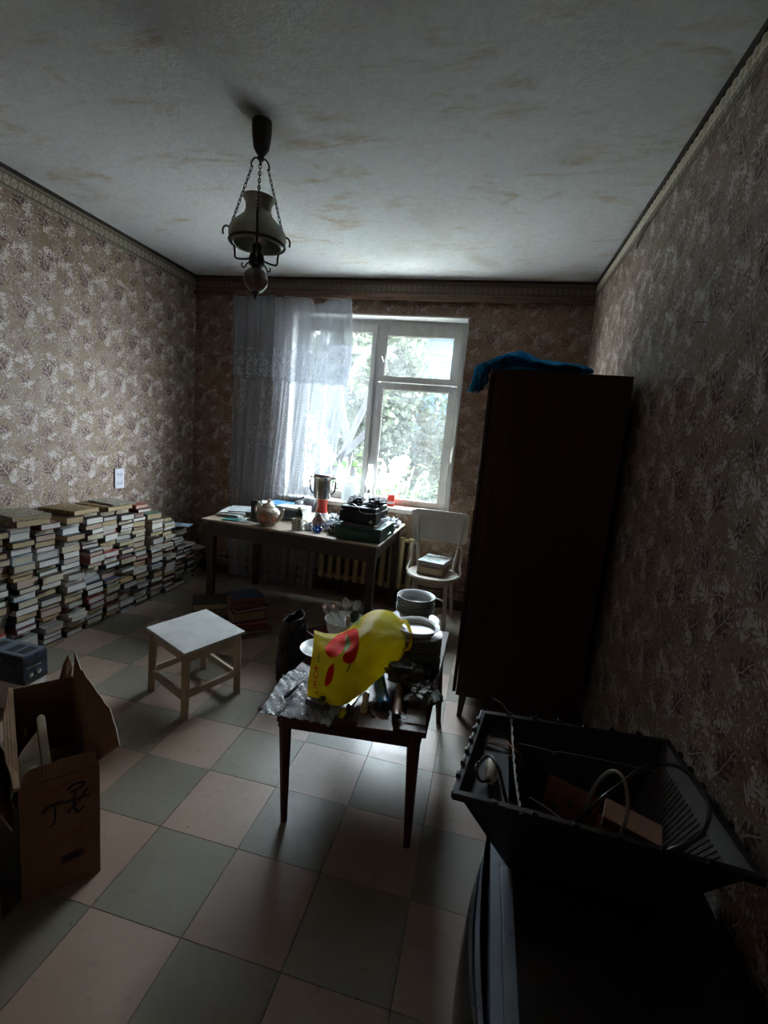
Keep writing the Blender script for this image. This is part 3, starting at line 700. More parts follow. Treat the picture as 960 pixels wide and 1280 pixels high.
# ------------------------------------------------------------------ desk
M_DESK = simple('dark_desk_wood', (.040, .026, .020), .45, var=.35, scale=6, stretch=(1, 8, 8))
M_DESKTOP = simple('worn_desk_top', (.33, .27, .20), .42, var=.25, scale=5, stretch=(1, 6, 1))
dk = thing('desk', 'long dark wooden desk with a pale worn top under the window', 'desk', (-1.385, 3.60, 0))
MB().prism([(-.725, -.415), (.72, -.53), (.73, .44), (-.70, .43)], .735, .752).obj('tabletop', M_DESKTOP, dk, bevel=.003)
ap = MB()
def beam(mb, a, b, w, z0, z1):
    a, b = Vector((*a, 0)), Vector((*b, 0)); d = (b-a).normalized(); n = Vector((-d.y, d.x, 0))*w/2
    mb.prism([tuple((a-n).xy), tuple((b-n).xy), tuple((b+n).xy), tuple((a+n).xy)], z0, z1)
beam(ap, (-.68, -.365), (.67, -.475), .022, .62, .735); ap.obj('front_apron', M_DESK, dk)
ap = MB(); beam(ap, (-.66, -.33), (-.65, .37), .022, .62, .735); beam(ap, (.665, -.44), (.67, .38), .022, .62, .735); beam(ap, (-.62, .38), (.64, .385), .022, .62, .735); ap.obj('apron', M_DESK, dk)
for x, y in ((-.665, -.355), (.665, -.465), (-.655, .375), (.675, .365)):
    MB().taper((x, y, .735), (x, y, 0), .040, .032, 4).obj('leg', M_DESK, dk)

# ------------------------------------------------------------------ stool
M_STOOLTOP = Mat('chipped_white_stool_paint', rough=.45); _n = M_STOOLTOP.noise(90, 4, .8); _k = M_STOOLTOP.noise(8, 3, .6)
M_STOOLTOP.color(M_STOOLTOP.mix(((_n - .64)*9).clamp()*.6, M_STOOLTOP.ramp(_k, [(.3, (.40, .40, .395)), (.7, (.54, .54, .54))]), (.25, .22, .18))); M_STOOLTOP.bump(_n, .0008); M_STOOLTOP = M_STOOLTOP.m
M_STOOLLEG = simple('cream_painted_wood', (.44, .36, .26), .55, var=.22, scale=10, stretch=(1, 1, .3))
st = thing('stool', 'small square white painted wooden stool with a nailed top', 'stool', (-1.462, 2.18, 0), 0)
SC = [(-1.70, 2.088), (-1.57, 2.446), (-1.201, 2.254), (-1.334, 1.905)]      # corners of the seat
Sl = [Vector((x+1.462, y-2.18, 0)) for x, y in SC]
MB().prism([tuple(p.xy) for p in Sl][::-1], .352, .368).obj('seat', M_STOOLTOP, st, bevel=.003)
for p in Sl:
    q = p*.86; tang = math.atan2(Sl[2].y-Sl[1].y, Sl[2].x-Sl[1].x)
    MB().taper((q.x*.98, q.y*.98, .352), (q.x*1.02, q.y*1.02, 0), .028, .025, 4, tw=tang+PI/4).obj('leg', M_STOOLLEG, st, bevel=.002)
for i in range(4):
    a = Sl[i]*.85; b = Sl[(i+1) % 4]*.85; m_ = MB(); beam(m_, tuple(a.xy), tuple(b.xy), .018, .30, .352); m_.obj('apron', M_STOOLLEG, st)
    m_ = MB(); a = Sl[i]*.87; b = Sl[(i+1) % 4]*.87; beam(m_, tuple(a.xy), tuple(b.xy), .018, .09 if i % 2 else .105, .125 if i % 2 else .14); m_.obj('stretcher', M_STOOLLEG, st)
for p in Sl:
    q = p*.84; MB().lathe([(0, .3672), (.005, .3685), (.003, .3697), (0, .370)], 10, (q.x, q.y, 0)).obj('nail_head', M_BULB, st)

# ------------------------------------------------------------------ chair
M_CHAIRP = simple('aged_cream_chair_paint', (.50, .47, .40), .4, var=.12, scale=9)
cr = thing('chair', 'old cream painted chair with round seat beside the wardrobe', 'chair', (-.335, 3.66, 0))
MB().lathe([(0, .425), (.195, .425), (.205, .43), (.208, .445), (.202, .455), (.17, .452), (0, .446)], 36).obj('seat', M_CHAIRP, cr, smooth=True)
MB().lathe([(.150, .385), (.168, .385), (.168, .425), (.150, .425), (.150, .385)], 30).obj('seat_ring', M_CHAIRP, cr, smooth=True)
# front legs splay outward; the rear legs go up as back posts
for sx, nm in ((-1, 'l'), (1, 'r')):
    MB().tube(spline([(sx*.12, -.12, .43), (sx*.135, -.145, .2), (sx*.145, -.17, 0)], 5), [.0165]*10 + [.013], 10).obj('leg', M_CHAIRP, cr, smooth=True)
    MB().tube(spline([(sx*.175, .29, .0), (sx*.150, .215, .25), (sx*.150, .185, .45), (sx*.175, .215, .66), (sx*.19, .245, .88)], 6), .0145, 10).obj('leg', M_CHAIRP, cr, smooth=True)
    MB().tube(spline([(sx*.165, .215, .62), (sx*.188, .20, .645), (sx*.208, .175, .61), (sx*.205, .12, .50), (sx*.215, .05, .455), (sx*.205, 0, .44)], 6), .010, 8).obj('hip_brace', M_CHAIRP, cr, smooth=True)
MB().tube([(math.cos(t)*.132, math.sin(t)*.132, .20) for t in [2*PI*k/28 for k in range(28)]], .008, 8, closed=True).obj('stretcher_ring', M_CHAIRP, cr, smooth=True)
bk = MB()
def backfn(front):
    def fn(u, v):
        x = (u-.5)*.47; bow = .045*(1-(2*u-1)**2); r = 1 - .10*abs(2*u-1)**6
        z = .665 + v*.255; 
        cx = .035; ex = abs(x) - (.235-cx); ez = abs(z-.7925) - (.1275-cx)
        if ex > 0 and ez > 0 and math.hypot(ex, ez) > cx:
            k = cx/math.hypot(ex, ez); x = math.copysign(.235-cx+ex*k, x); z = .7925 + math.copysign(.1275-cx+ez*k, z-.7925)
        return (x, .215 + bow*0 + .03*(1-abs(2*u-1)**2) + .03*v - (.012 if front else 0), z)
    return fn
nu, nv = 24, 14; A = MB(); A.grid(backfn(True), nu, nv); o0 = len(A.v); A.grid(backfn(False), nu, nv); W = nu+1
edge = [j for j in range(W)] + [j*W+nu for j in range(1, nv+1)] + [nv*W+j for j in range(nu-1, -1, -1)] + [j*W for j in range(nv-1, 0, -1)]
A.f += [(edge[i], edge[(i+1) % len(edge)], o0+edge[(i+1) % len(edge)], o0+edge[i]) for i in range(len(edge))]; A.mi += [0]*len(edge)
br = A.obj('backrest', M_CHAIRP, cr, smooth=True)
for x in (-.175, .185): MB().lathe([(0, 0), (.006, 0), (.005, .003), (0, .004)], 10, M=Matrix.Translation((x, .208, .84)) @ Euler((PI/2, 0, 0)).to_matrix().to_4x4()).obj('rivet', M_STEEL, br)

# ------------------------------------------------------------------ small table
M_TBL = Mat('dark_mahogany_lacquer', rough=.25); _v = M_TBL.noise(5, 4, .6, M_TBL.scaled(1, 8, 1)); M_TBL.color(M_TBL.ramp(_v, [(.3, (.035, .012, .014)), (.7, (.085, .030, .034))])); M_TBL.rough(_v*.25+.28); M_TBL.b.inputs['Specular IOR Level'].default_value = .3; M_TBL = M_TBL.m
tb = thing('small_table', 'low dark lacquered table with tapered legs carrying dishes and tools', 'table', (-.385, 1.98, 0))
TZ = .470
MB().prism([(-.335, -.505), (.283, -.438), (.283, .50), (-.315, .50)], TZ-.022, TZ).obj('tabletop', M_TBL, tb, bevel=.003)
a_ = MB(); beam(a_, (-.27, -.46), (.25, -.405), .016, .385, TZ-.022); a_.obj('front_apron', M_TBL, tb)
a_ = MB(); beam(a_, (-.28, -.44), (-.27, .44), .016, .385, TZ-.022); beam(a_, (.255, -.38), (.255, .44), .016, .385, TZ-.022); beam(a_, (-.26, .45), (.24, .45), .016, .385, TZ-.022); a_.obj('apron', M_TBL, tb)
for x, y, x2, y2 in ((-.255, -.44, -.222, -.472), (.235, -.39, .256, -.438), (-.25, .42, -.27, .45), (.24, .38, .288, .372)):
    MB().taper((x, y, TZ-.022), (x2, y2, 0), .027, .013, 8).obj('leg', M_TBL, tb, smooth=True)
# ------------------------------------------------------------------ books
COVERS = [('dark brown', (.045, .025, .018)), ('black', (.014, .013, .013)), ('navy blue', (.022, .04, .10)), ('faded red', (.24, .05, .035)), ('grey', (.17, .17, .16)),
          ('dull green', (.05, .09, .06)), ('cream', (.45, .40, .30)), ('maroon', (.09, .02, .022)), ('ochre', (.30, .19, .07)), ('pale blue', (.22, .30, .38))]
PAGES = [('cream', (.47, .42, .32)), ('white', (.60, .59, .56)), ('grey-white', (.46, .46, .43)), ('pinkish', (.45, .34, .28)), ('tan', (.40, .31, .20)), ('yellowed', (.44, .36, .22)), ('rust', (.30, .13, .07))]
def cover_mat(n, c):
    m = Mat('cover_' + n.replace(' ', '_'), rough=.5)
    q = m.noise(9, 4, .6, m.coord('Object')); m.color(m.ramp(q, [(.3, tuple(k*.75 for k in c)), (.7, tuple(min(1, k*1.3+.01) for k in c))])); return m.m
def page_mat(n, c):
    m = Mat('pages_' + n.replace('-', '_'), rough=.9, spec=.1); x, y, z = m.xyz()
    q = m.noise(1, 3, .7, m.scaled(3, 3, 160)); m.color(m.ramp(q, [(.3, tuple(k*.72 for k in c)), (.7, c)])); m.bump(q, .001); return m.m
CM = [cover_mat(*c) for c in COVERS]; PM = [page_mat(*c) for c in PAGES]
# unit book: width x (spine to fore edge) -.5...5, height y -.5...5, thickness z 0..1; the spine is at -x
def unit_cover(mat, soft):
    b = MB(); t = .05 if soft else .10; o = .0 if soft else .015
    b.box(-.5, .5+o, -.5-o, .5+o, 0, t); b.box(-.5, .5+o, -.5-o, .5+o, 1-t, 1); b.box(-.5-.012, -.5+.012, -.5-o, .5+o, 0, 1)
    return b.mesh('book_cover', mat)
def unit_pages(mat, soft):
    t = .05 if soft else .10; b = MB(); b.box(-.488, .492, -.492, .492, t, 1-t); return b.mesh('page_block', mat)
COV = {(i, s): unit_cover(CM[i], s) for i in range(len(CM)) for s in (0, 1)}
PAG = {(i, s): unit_pages(PM[i], s) for i in range(len(PM)) for s in (0, 1)}
def book(ci, pi, soft, w, h, t, loc, rz, label, group, cat='book'):
    o = bpy.data.objects.new('book', COV[ci, soft]); COL.objects.link(o)
    o.location = loc; o.rotation_euler = (0, 0, rz) if not isinstance(rz, tuple) else rz; o.scale = (w, h, t)
    p = bpy.data.objects.new('page_block', PAG[pi, soft]); COL.objects.link(p); p.parent = o
    return tag(o, label, cat, group)
ORD = ['bottom', 'second', 'third', 'fourth', 'fifth', 'sixth', 'seventh', 'eighth', 'ninth', 'tenth', 'eleventh', 'twelfth', 'thirteenth', 'fourteenth', 'fifteenth', 'sixteenth',
       'seventeenth', 'eighteenth', 'nineteenth', 'twentieth', 'twenty-first', 'twenty-second', 'twenty-third', 'twenty-fourth', 'twenty-fifth', 'twenty-sixth', 'twenty-seventh', 'twenty-eighth', 'twenty-ninth', 'thirtieth', 'thirty-first', 'thirty-second', 'thirty-third', 'thirty-fourth']
# stacks along the left wall, from the window end towards the camera: (centre y, front x, top z)
STK = [(3.905, -2.625, .305), (3.745, -2.600, .375), (3.585, -2.575, .555), (3.425, -2.565, .640), (3.270, -2.560, .720), (3.110, -2.570, .775), (2.955, -2.575, .800),
       (2.800, -2.575, .800), (2.645, -2.570, .805), (2.485, -2.560, .800), (2.320, -2.565, .800), (2.150, -2.570, .800), (1.985, -2.580, .78), (1.825, -2.585, .74)]
total = 0
def ordinal(k): return ORD[k]
for si, (cy, fx, top) in enumerate(STK):
    z = 0.0005; k = 0; items = []
    shift = 0.0
    tmin, tmax = (.017, .034) if si < 4 else (.022, .047) if si < 11 else (.026, .050)
    while z < top - .012:
        t = rnd.uniform(tmin, tmax); w = rnd.uniform(.116, .145); h = rnd.uniform(.195, .215)
        if rnd.random() < .12: w -= .012
        if rnd.random() < .15: shift = rnd.uniform(-.014, .014)
        items.append((z, t, w, h, shift)); z += t + .0006
    for k, (z, t, w, h, sf) in enumerate(items):
        soft = 1 if rnd.random() < .35 else 0
        ci = rnd.choice([0, 0, 1, 1, 2, 3, 4, 5, 6, 7, 8, 9, 0, 4, 1]); pi = rnd.choice([0, 0, 1, 1, 1, 2, 2, 3, 4, 5])
        # tails or heads face the room; the block lies with its height into the room depth
        fxx = fx + rnd.uniform(-.034, .022) ; rz = rnd.gauss(0, .045)
        if rnd.random() < .08: rz += rnd.choice((-.09, .09))
        w_ = min(w, .150)
        topmost = ' at the top' if k == len(items)-1 else ''
        place = ['beside the corner by the window'][0] if si == 0 else None
        sn = ['stack nearest the window wall'] + ['%s stack from the window wall' % q for q in ORD[1:14]]
        lvl = 'topmost' if k == len(items)-1 else ('lowest' if k == 0 else '%s up' % ORD[k])
        lb = '%s-paged %s book, %s, %s' % (PAGES[pi][0], COVERS[ci][0], lvl, sn[si])
        flip = rnd.random() < .5
        book(ci, pi, soft, w_, h, t, (fxx - h/2, cy + sf, z), PI/2*(1 if flip else -1) + rz, lb, 'books stacked along the left wall'); total += 1
    STK[si] = (cy, fx, items[-1][0] + items[-1][1] + .0008)
print('wall books', total)
# loose big books and albums lying across the tops of stacks
def flat_book(name, label, c, w, h, t, rz, cover, pages, tilt=(0, 0), group=None, spine=None):
    o = thing(name, label, 'book', c, (tilt[0], tilt[1], rz), group)
    MB().box(-w/2, w/2, -h/2, h/2, 0, .003).box(-w/2, w/2, -h/2, h/2, t-.003, t).box(-w/2-.002, -w/2+.002, -h/2, h/2, 0, t).obj('book_cover', cover, o, bevel=.0008)
    MB().box(-w/2+.003, w/2-.004, -h/2+.004, h/2-.004, .003, t-.003).obj('page_block', pages, o)
    return o
def art_cover(name, a, b, c):
    m = Mat(name, rough=.45); q = m.noise(16, 5, .7, dist=2.0); v = m.voro(22); m.color(m.mix(v.lt(.25), m.ramp(q, [(.4, a), (.52, b), (.6, c)]), c)); return m.m
zt = lambda i: STK[i][2]
AC1 = art_cover('printed_cover_brown', (.05, .035, .03), (.32, .27, .2), (.42, .38, .3)); AC2 = art_cover('printed_cover_dark', (.02, .015, .015), (.16, .1, .03), (.3, .22, .08))
AC3 = art_cover('printed_cover_olive', (.20, .19, .14), (.36, .34, .26), (.06, .06, .05))
flat_book('book', 'large dark album lying tilted across the stacks nearest the camera', (-2.67, 2.20, max(zt(10), zt(11))+.004), .20, .27, .035, 1.5, AC1, PM[5], (0, 0), 'albums lying on the book stacks')
flat_book('book', 'wide album with grey printed cover on top of the stacks at the camera end', (-2.675, 2.215, max(zt(10), zt(11))+.041), .21, .28, .022, 1.35, AC3, PM[5], (0, 0), 'albums lying on the book stacks')
flat_book('book', 'dark album with ochre print lying across the ninth and tenth stacks', (-2.69, 2.575, max(zt(8), zt(9))+.002), .21, .27, .030, 1.62, AC2, PM[4], (0, 0), 'albums lying on the book stacks')
flat_book('book', 'large dark album with gold print lying above the seventh and eighth stacks', (-2.69, 2.87, max(zt(6), zt(7))+.002), .22, .29, .030, 1.52, AC2, PM[5], (0, 0), 'albums lying on the book stacks')
flat_book('book', 'thin pale magazine on top of the big dark album in the middle of the stacks', (-2.68, 2.93, max(zt(6), zt(7))+.034), .19, .26, .009, 1.40, AC3, PM[1], (0, 0), 'albums lying on the book stacks')
flat_book('book', 'brick red covered book lying on the sixth stack from the window wall', (-2.675, 3.11, zt(5)+.001), .135, .2, .028, 1.6, CM[3], PM[3], (0, 0), 'albums lying on the book stacks')
flat_book('book', 'thin pale green booklet sticking out over the third stack', (-2.60, 3.60, zt(2)+.001), .14, .20, .007, 1.9, CM[9], PM[1], (0, 0), 'albums lying on the book stacks')
flat_book('book', 'open-edged thin booklet jutting towards the room on the corner stack', (-2.66, 3.88, zt(0)+.001), .14, .22, .012, 1.25, CM[6], PM[0], (0, 0), 'albums lying on the book stacks')

# books on the floor under and before the desk
G = 'books on the floor before the desk'
z = 0.0005
for i, (w, h, t, dx, dy, rz, ci, pi, lb) in enumerate([
    (.19, .25, .05, .02, .03, .55, 1, 4, 'thick black book at the bottom of the low pile left of the desk pile'),
    (.18, .24, .045, -.01, .03, .75, 0, 4, 'dark brown book second in the low pile behind the stool'),
    (.19, .25, .035, .0, .01, .62, 1, 4, 'thin black book third in the low pile behind the stool'),
    (.20, .26, .050, .01, .0, .60, 1, 4, 'big black book with tan pages topmost of the low pile behind the stool')]):
    book(ci, pi, 0, w, h, t, (-1.91+dx, 3.03+dy, z), rz - PI/2, lb, G); z += t + .0006
z = 0.0005
for i, (w, h, t, dx, dy, rz, ci, pi, lb) in enumerate([
    (.21, .28, .022, .055, -.035, .95, 0, 4, 'wide thin brown book lowest in the tall floor pile before the desk'),
    (.20, .27, .020, .06, -.03, .85, 7, 3, 'thin maroon book second from the floor in the tall floor pile'),
    (.18, .24, .030, .03, .00, .70, 3, 6, 'red-covered book third from the floor in the tall floor pile'),
    (.17, .23, .085, .00, .02, .78, 0, 4, 'very thick brown volume in the middle of the tall floor pile'),
    (.18, .24, .022, .01, .02, .90, 1, 0, 'thin black book just above the very thick brown volume'),
    (.17, .23, .036, -.01, .02, .70, 3, 6, 'orange-red book second from the top of the tall floor pile'),
    (.17, .22, .036, -.01, .03, .80, 2, 6, 'dark blue book with reddish pages topmost of the tall floor pile')]):
    book(ci, pi, 0, w, h, t, (-1.63+dx, 3.03+dy, z), rz - PI/2, lb, G); z += t + .0006

# boxed books on the chair
GC = 'books on the round chair seat'
M_CARDB = simple('brown_card_edge', (.22, .15, .10), .8)
b1 = thing('book', 'thick brown-bound book lying under the pale one on the chair', 'book', (-.335, 3.70, .4565), -.12, GC)
MB().box(-.105, .105, -.13, .13, 0, .004).box(-.105, .105, -.13, .13, .056, .06).box(-.107, -.103, -.13, .13, 0, .06).obj('book_cover', M_CARDB, b1); MB().box(-.10, .10, -.126, .126, .004, .056).obj('page_block', PM[4], b1)
AC4 = art_cover('pale_printed_cover', (.16, .32, .30), (.56, .58, .56), (.62, .63, .60))
b2 = thing('book', 'pale book with a teal landscape cover on top of the brown one on the chair', 'book', (-.328, 3.71, .5175), -.20, GC)
MB().box(-.105, .105, -.13, .13, 0, .003).box(-.105, .105, -.13, .13, .037, .04).box(-.107, -.103, -.13, .13, 0, .04).obj('book_cover', AC4, b2, bevel=.001); MB().box(-.10, .10, -.126, .126, .003, .037).obj('page_block', PM[1], b2)
# ------------------------------------------------------------------ dishes on the small table
M_PORC = Mat('white_glazed_porcelain', (.60, .62, .62), .32, spec=.3); M_PORC.color(M_PORC.ramp(M_PORC.noise(6, 3), [(.3, (.42, .44, .44)), (.7, (.54, .56, .56))])); M_PORC = M_PORC.m
M_RIM = simple('dark_worn_rim_line', (.12, .09, .07), .3)
M_CHERRY = simple('dark_red_print', (.16, .02, .03), .3); M_LEAFPRINT = simple('dark_green_print', (.03, .08, .04), .3)
M_ENAMEL = simple('white_enamel', (.62, .62, .60), .15, var=.06); M_BLACKPL = simple('black_plastic', (.018, .018, .020), .32, var=.3)
M_SHINY = simple('shiny_steel', (.62, .62, .61), .18, 1.0, var=.1)
def plate_mesh(r, h, well):
    b = MB(); b.shell([(0, .004), (well*.85, .004), (well, .008), (well+.012, h*.55), (r-.004, h-.001), (r, h), (r-.003, h-.004), (well+.010, h*.30), (well-.002, .002), (well*.7, .001), (0, .001)], 40)
    return b.mesh('plate', M_PORC, True)
def bowl_mesh(r, h, foot):
    b = MB(); b.shell([(0, .006), (foot, .008), (foot+.020, h*.35), (r-.020, h*.80), (r-.006, h-.001), (r, h), (r-.001, h-.004), (r-.016, h*.72), (foot+.022, h*.26), (foot+.004, .0), (foot-.004, .0), (foot-.006, .004), (0, .004)], 40)
    return b.mesh('bowl', M_PORC, True)
def place_mesh(name, me, loc, label, cat, group=None, rz=0):
    o = bpy.data.objects.new(name, me); COL.objects.link(o); o.location = loc; o.rotation_euler = (0, 0, rz) if not isinstance(rz, tuple) else rz; return tag(o, label, cat, group)
pm = plate_mesh(.115, .018, .075); rmd = MB().tube([(.1135*math.cos(t), .1135*math.sin(t), .0172) for t in [2*PI*k/40 for k in range(40)]], .0011, 4, closed=True).mesh('rim_line', M_RIM, True)
def lvl(k, n): return 'topmost' if k == n-1 else 'lowest' if k == 0 else ORD[k] + ' from below'
for k in range(12):
    o = place_mesh('plate', pm, (-.225 + rnd.uniform(-.002, .002), 2.04 + rnd.uniform(-.002, .002), TZ+.0005+k*.0128), 'white dinner plate, %s in the tall front stack on the small table' % lvl(k, 12), 'plate', 'dinner plates in the front stack', rnd.random()*6)
    q = bpy.data.objects.new('rim_line', rmd); COL.objects.link(q); q.parent = o
sp = bowl_mesh(.104, .034, .062)
so = place_mesh('soup_plate', sp, (-.231, 2.035, TZ+12*.0128+.006), 'deep white soup plate with a cherry print on top of the front plate stack', 'plate')
cb = MB()
for x, y, r in ((-.062, .006, .010), (-.050, -.008, .011), (-.068, -.016, .009)): cb.lathe([(0, .0), (r, 0), (r*.7, .001), (0, .001)], 12, (x, y, .0185), M=None)
cb.obj('cherry_print', M_CHERRY, so); MB().lathe([(0, 0), (.009, 0), (.006, .001), (0, .001)], 10, (-.05, .026, .0195)).lathe([(0, 0), (.007, 0), (.005, .001), (0, .001)], 10, (-.066, .022, .0210)).obj('leaf_print', M_LEAFPRINT, so)
pm2 = plate_mesh(.128, .019, .085)
for k in range(8): place_mesh('plate', pm2, (-.280 + rnd.uniform(-.002, .002), 2.315, TZ+.0005+k*.0130), 'large white plate, %s of the wide plates under the bowl stack' % lvl(k, 8), 'plate', 'wide plates under the bowls', rnd.random()*6)
bm_ = bowl_mesh(.0985, .050, .055)
for k in range(7): place_mesh('bowl', bm_, (-.283 + rnd.uniform(-.0015, .0015), 2.315 + rnd.uniform(-.0015, .0015), TZ+8*.0130+.008+k*.0125), 'white deep bowl, %s in the bowl stack at the table back' % lvl(k, 7), 'bowl', 'stacked deep bowls', rnd.random()*6)
place_mesh('plate', plate_mesh(.108, .024, .07), (-.655, 1.985, TZ+.0005), 'white plate lying half under the yellow bag at the left table edge', 'plate')

# enamel basin full of spoons
bx, by = -.610, 2.165
eb = thing('enamel_bowl', 'white enamel bowl full of spoons behind the yellow bag', 'bowl', (bx, by, TZ+.0005))
MB().shell([(0, .004), (.060, .005), (.088, .055), (.098, .102), (.104, .108), (.101, .110), (.094, .103), (.084, .056), (.056, .009), (0, .008)], 36).obj('basin', M_ENAMEL, eb, smooth=True)
def spoon(label, tip, base, name='spoon', hr=.021, mat=None, holes=False, flat=False, asp=1.45, face=(-.25, -.8, .5)):
    mat = mat or M_SHINY
    t = thing(name, label, name.split('_')[-1], base); T_, B_ = Vector(tip), Vector(base); d = (T_-B_); L = d.length; d.normalize()
    nrm = Vector(face); nrm = (nrm - d*nrm.dot(d)).normalized(); s = d.cross(nrm).normalized()
    MB().tube([d*0, d*(L*.5) - nrm*.004, d*L], [.0035, .0026, .0024], 6).obj('handle', mat, t, smooth=True)
    def fn(u, v):
        a = 2*PI*u; r = v; x = math.cos(a)*r*hr; y = math.sin(a)*r*hr*asp
        return s*x + d*(L + hr*asp*.92 + y) - nrm*((0 if flat else .30*hr)*(1-r*r))
    b = MB(); b.grid(fn, 22, 6); h = b.obj('bowl_head', mat, t, smooth=True); h.modifiers.new('t', 'SOLIDIFY').thickness = .0012
    if holes:
        hb = MB()
        for i in range(19):
            rr = .0 if i == 0 else (.5*hr if i < 7 else .82*hr); aa = i*PI/3 if i < 7 else i*PI/6
            c = s*math.cos(aa)*rr + d*(L + hr*asp*.92 + math.sin(aa)*rr*asp) + nrm*.0022
            hb.tube([c - nrm*.001, c + nrm*.0006], .0042, 8)
        hb.obj('holes', M_ENAMEL, t)
    return t
U = lambda x, y, z: (bx+x, by+y, TZ+z*1.15)
spoon('steel tablespoon standing leftmost in the enamel bowl', U(-.095, .03, .095), U(.02, -.02, .012))
spoon('steel tablespoon second from the left in the enamel bowl', U(-.055, .04, .098), U(.03, -.01, .012))
spoon('steel spoon standing upright in the middle of the enamel bowl', U(-.020, .06, .120), U(.02, -.03, .012))
spoon('steel spoon leaning right behind the black ladle', U(.025, .065, .118), U(-.02, -.02, .012))
spoon('black plastic ladle standing in the enamel bowl', U(.025, .005, .086), U(-.035, -.03, .014), 'ladle', .031, M_BLACKPL, asp=1.0, face=(-.1, -.55, .8))
spoon('black skimmer with white-showing holes leaning out of the bowl', U(.078, -.01, .080), U(-.02, -.02, .016), 'skimmer', .028, M_BLACKPL, holes=True, flat=True, asp=1.15)
spoon('dull grey spatula leaning right in the enamel bowl', U(.115, .05, .080), U(.0, .02, .02), 'spatula', .026, M_STEEL, flat=True, asp=1.3)
gj = MB(); gj.lathe([(0, 0), (.010, 0), (.012, .02), (.010, .05), (.007, .062), (0, .064)], 12)
tag(gj.obj('pestle', simple('pale_wood', (.42, .36, .26), .6), loc=(-.56, 2.04, .60), rot=(.35, .1, 0), smooth=True), 'pale wooden pestle end showing just above the yellow bag', 'pestle')

# ------------------------------------------------------------------ yellow carrier bag
M_BAG = Mat('yellow_thin_plastic', (.62, .50, .03), .28); u_, v_, _ = M_BAG.xyz('UV'); _n = M_BAG.noise(5, 4, .6); _f = M_BAG.noise(1, 5, .65, M_BAG.scaled(20, 60, 20), 1.2)
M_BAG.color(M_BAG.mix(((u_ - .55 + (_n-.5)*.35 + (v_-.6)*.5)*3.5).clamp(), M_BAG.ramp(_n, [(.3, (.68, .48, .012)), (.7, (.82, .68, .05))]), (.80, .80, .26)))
M_BAG.bump(_f, .006, .8)
_tl = M_BAG.nt.nodes.new('ShaderNodeBsdfTranslucent'); _tl.inputs[0].default_value = (.97, .86, .10, 1); _mx = M_BAG.nt.nodes.new('ShaderNodeMixShader'); _mx.inputs[0].default_value = .65
M_BAG.nt.links.new(M_BAG.b.outputs[0], _mx.inputs[1]); M_BAG.nt.links.new(_tl.outputs[0], _mx.inputs[2]); M_BAG.nt.links.new(_mx.outputs[0], M_BAG.out.inputs[0]); M_BAG = M_BAG.m
M_REDPR = simple('red_print', (.80, .022, .010), .65, var=.12, spec=.15); M_GREENPR = simple('green_print', (.22, .38, .10), .4); M_DKGREEN = simple('dark_green_print_stem', (.08, .16, .05), .4)
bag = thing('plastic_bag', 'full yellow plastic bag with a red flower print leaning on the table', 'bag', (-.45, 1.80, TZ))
def P3(x, y, z): return Vector((x+.45, y-1.80, z-TZ))
# control rows from the bottom edge up: left to right
BR = [[P3(-.570, 1.575, .495), P3(-.500, 1.560, .490), P3(-.430, 1.570, .490), P3(-.390, 1.640, .500), P3(-.345, 1.740, .520), P3(-.295, 1.86, .55), P3(-.262, 1.93, .585)],
      [P3(-.580, 1.600, .540), P3(-.510, 1.570, .560), P3(-.440, 1.590, .570), P3(-.390, 1.660, .580), P3(-.345, 1.750, .600), P3(-.300, 1.85, .610), P3(-.262, 1.92, .615)],
      [P3(-.600, 1.680, .600), P3(-.535, 1.640, .625), P3(-.470, 1.660, .640), P3(-.410, 1.720, .655), P3(-.360, 1.790, .665), P3(-.310, 1.87, .655), P3(-.268, 1.94, .640)],
      [P3(-.625, 1.760, .645), P3(-.560, 1.745, .655), P3(-.500, 1.770, .665), P3(-.440, 1.820, .705), P3(-.385, 1.880, .708), P3(-.335, 1.95, .690), P3(-.290, 1.99, .655)],
      [P3(-.640, 1.800, .660), P3(-.580, 1.810, .650), P3(-.520, 1.850, .655), P3(-.455, 1.940, .712), P3(-.400, 1.990, .725), P3(-.350, 2.03, .705), P3(-.305, 2.05, .665)]]
def bag_surface(off=0.0, back=False):
    rows = [[Vector(p) for p in spline(r, 8)] for r in BR]; L = len(rows[0])
    cols = [spline([rows[j][i] for j in range(5)], 8) for i in range(L)]; K = len(cols[0])
    def fn(u, v):
        u = min(max(u, 0), 1); v = min(max(v, 0), 1)
        a = u*(L-1); i = min(int(a), L-2); fa = a-i; b = v*(K-1); j = min(int(b), K-2); fb = b-j
        p = (cols[i][j].lerp(cols[i+1][j], fa)).lerp(cols[i][j+1].lerp(cols[i+1][j+1], fa), fb)
        d = Vector((-.18, -.72, .66)).normalized()
        e = min(u, 1-u, v, 1-v)
        wr = .0035*math.sin(u*19 + 5*math.sin(v*6)) + .0025*math.sin(v*31 + u*13) + .004*math.sin((u*1.5-v)*17)*(u > .5)*(u-.5)*2
        if back: return p - d*(.10*min(1, e*4)**.6)
        return p + d*(wr*min(1, e*10) + off)
    return fn
fr = bag_surface(); bkf = bag_surface(back=True)
mb = MB(); mb.grid(fr, 56, 40); n0 = len(mb.v); mb.grid(lambda u, v: bkf(u, v), 56, 40)
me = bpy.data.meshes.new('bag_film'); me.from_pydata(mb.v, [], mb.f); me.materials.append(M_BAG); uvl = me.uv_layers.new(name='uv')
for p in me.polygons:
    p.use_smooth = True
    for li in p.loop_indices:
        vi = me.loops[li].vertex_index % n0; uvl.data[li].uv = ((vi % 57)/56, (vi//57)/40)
bf = bpy.data.objects.new('bag_film', me); COL.objects.link(bf); bf.parent = bag
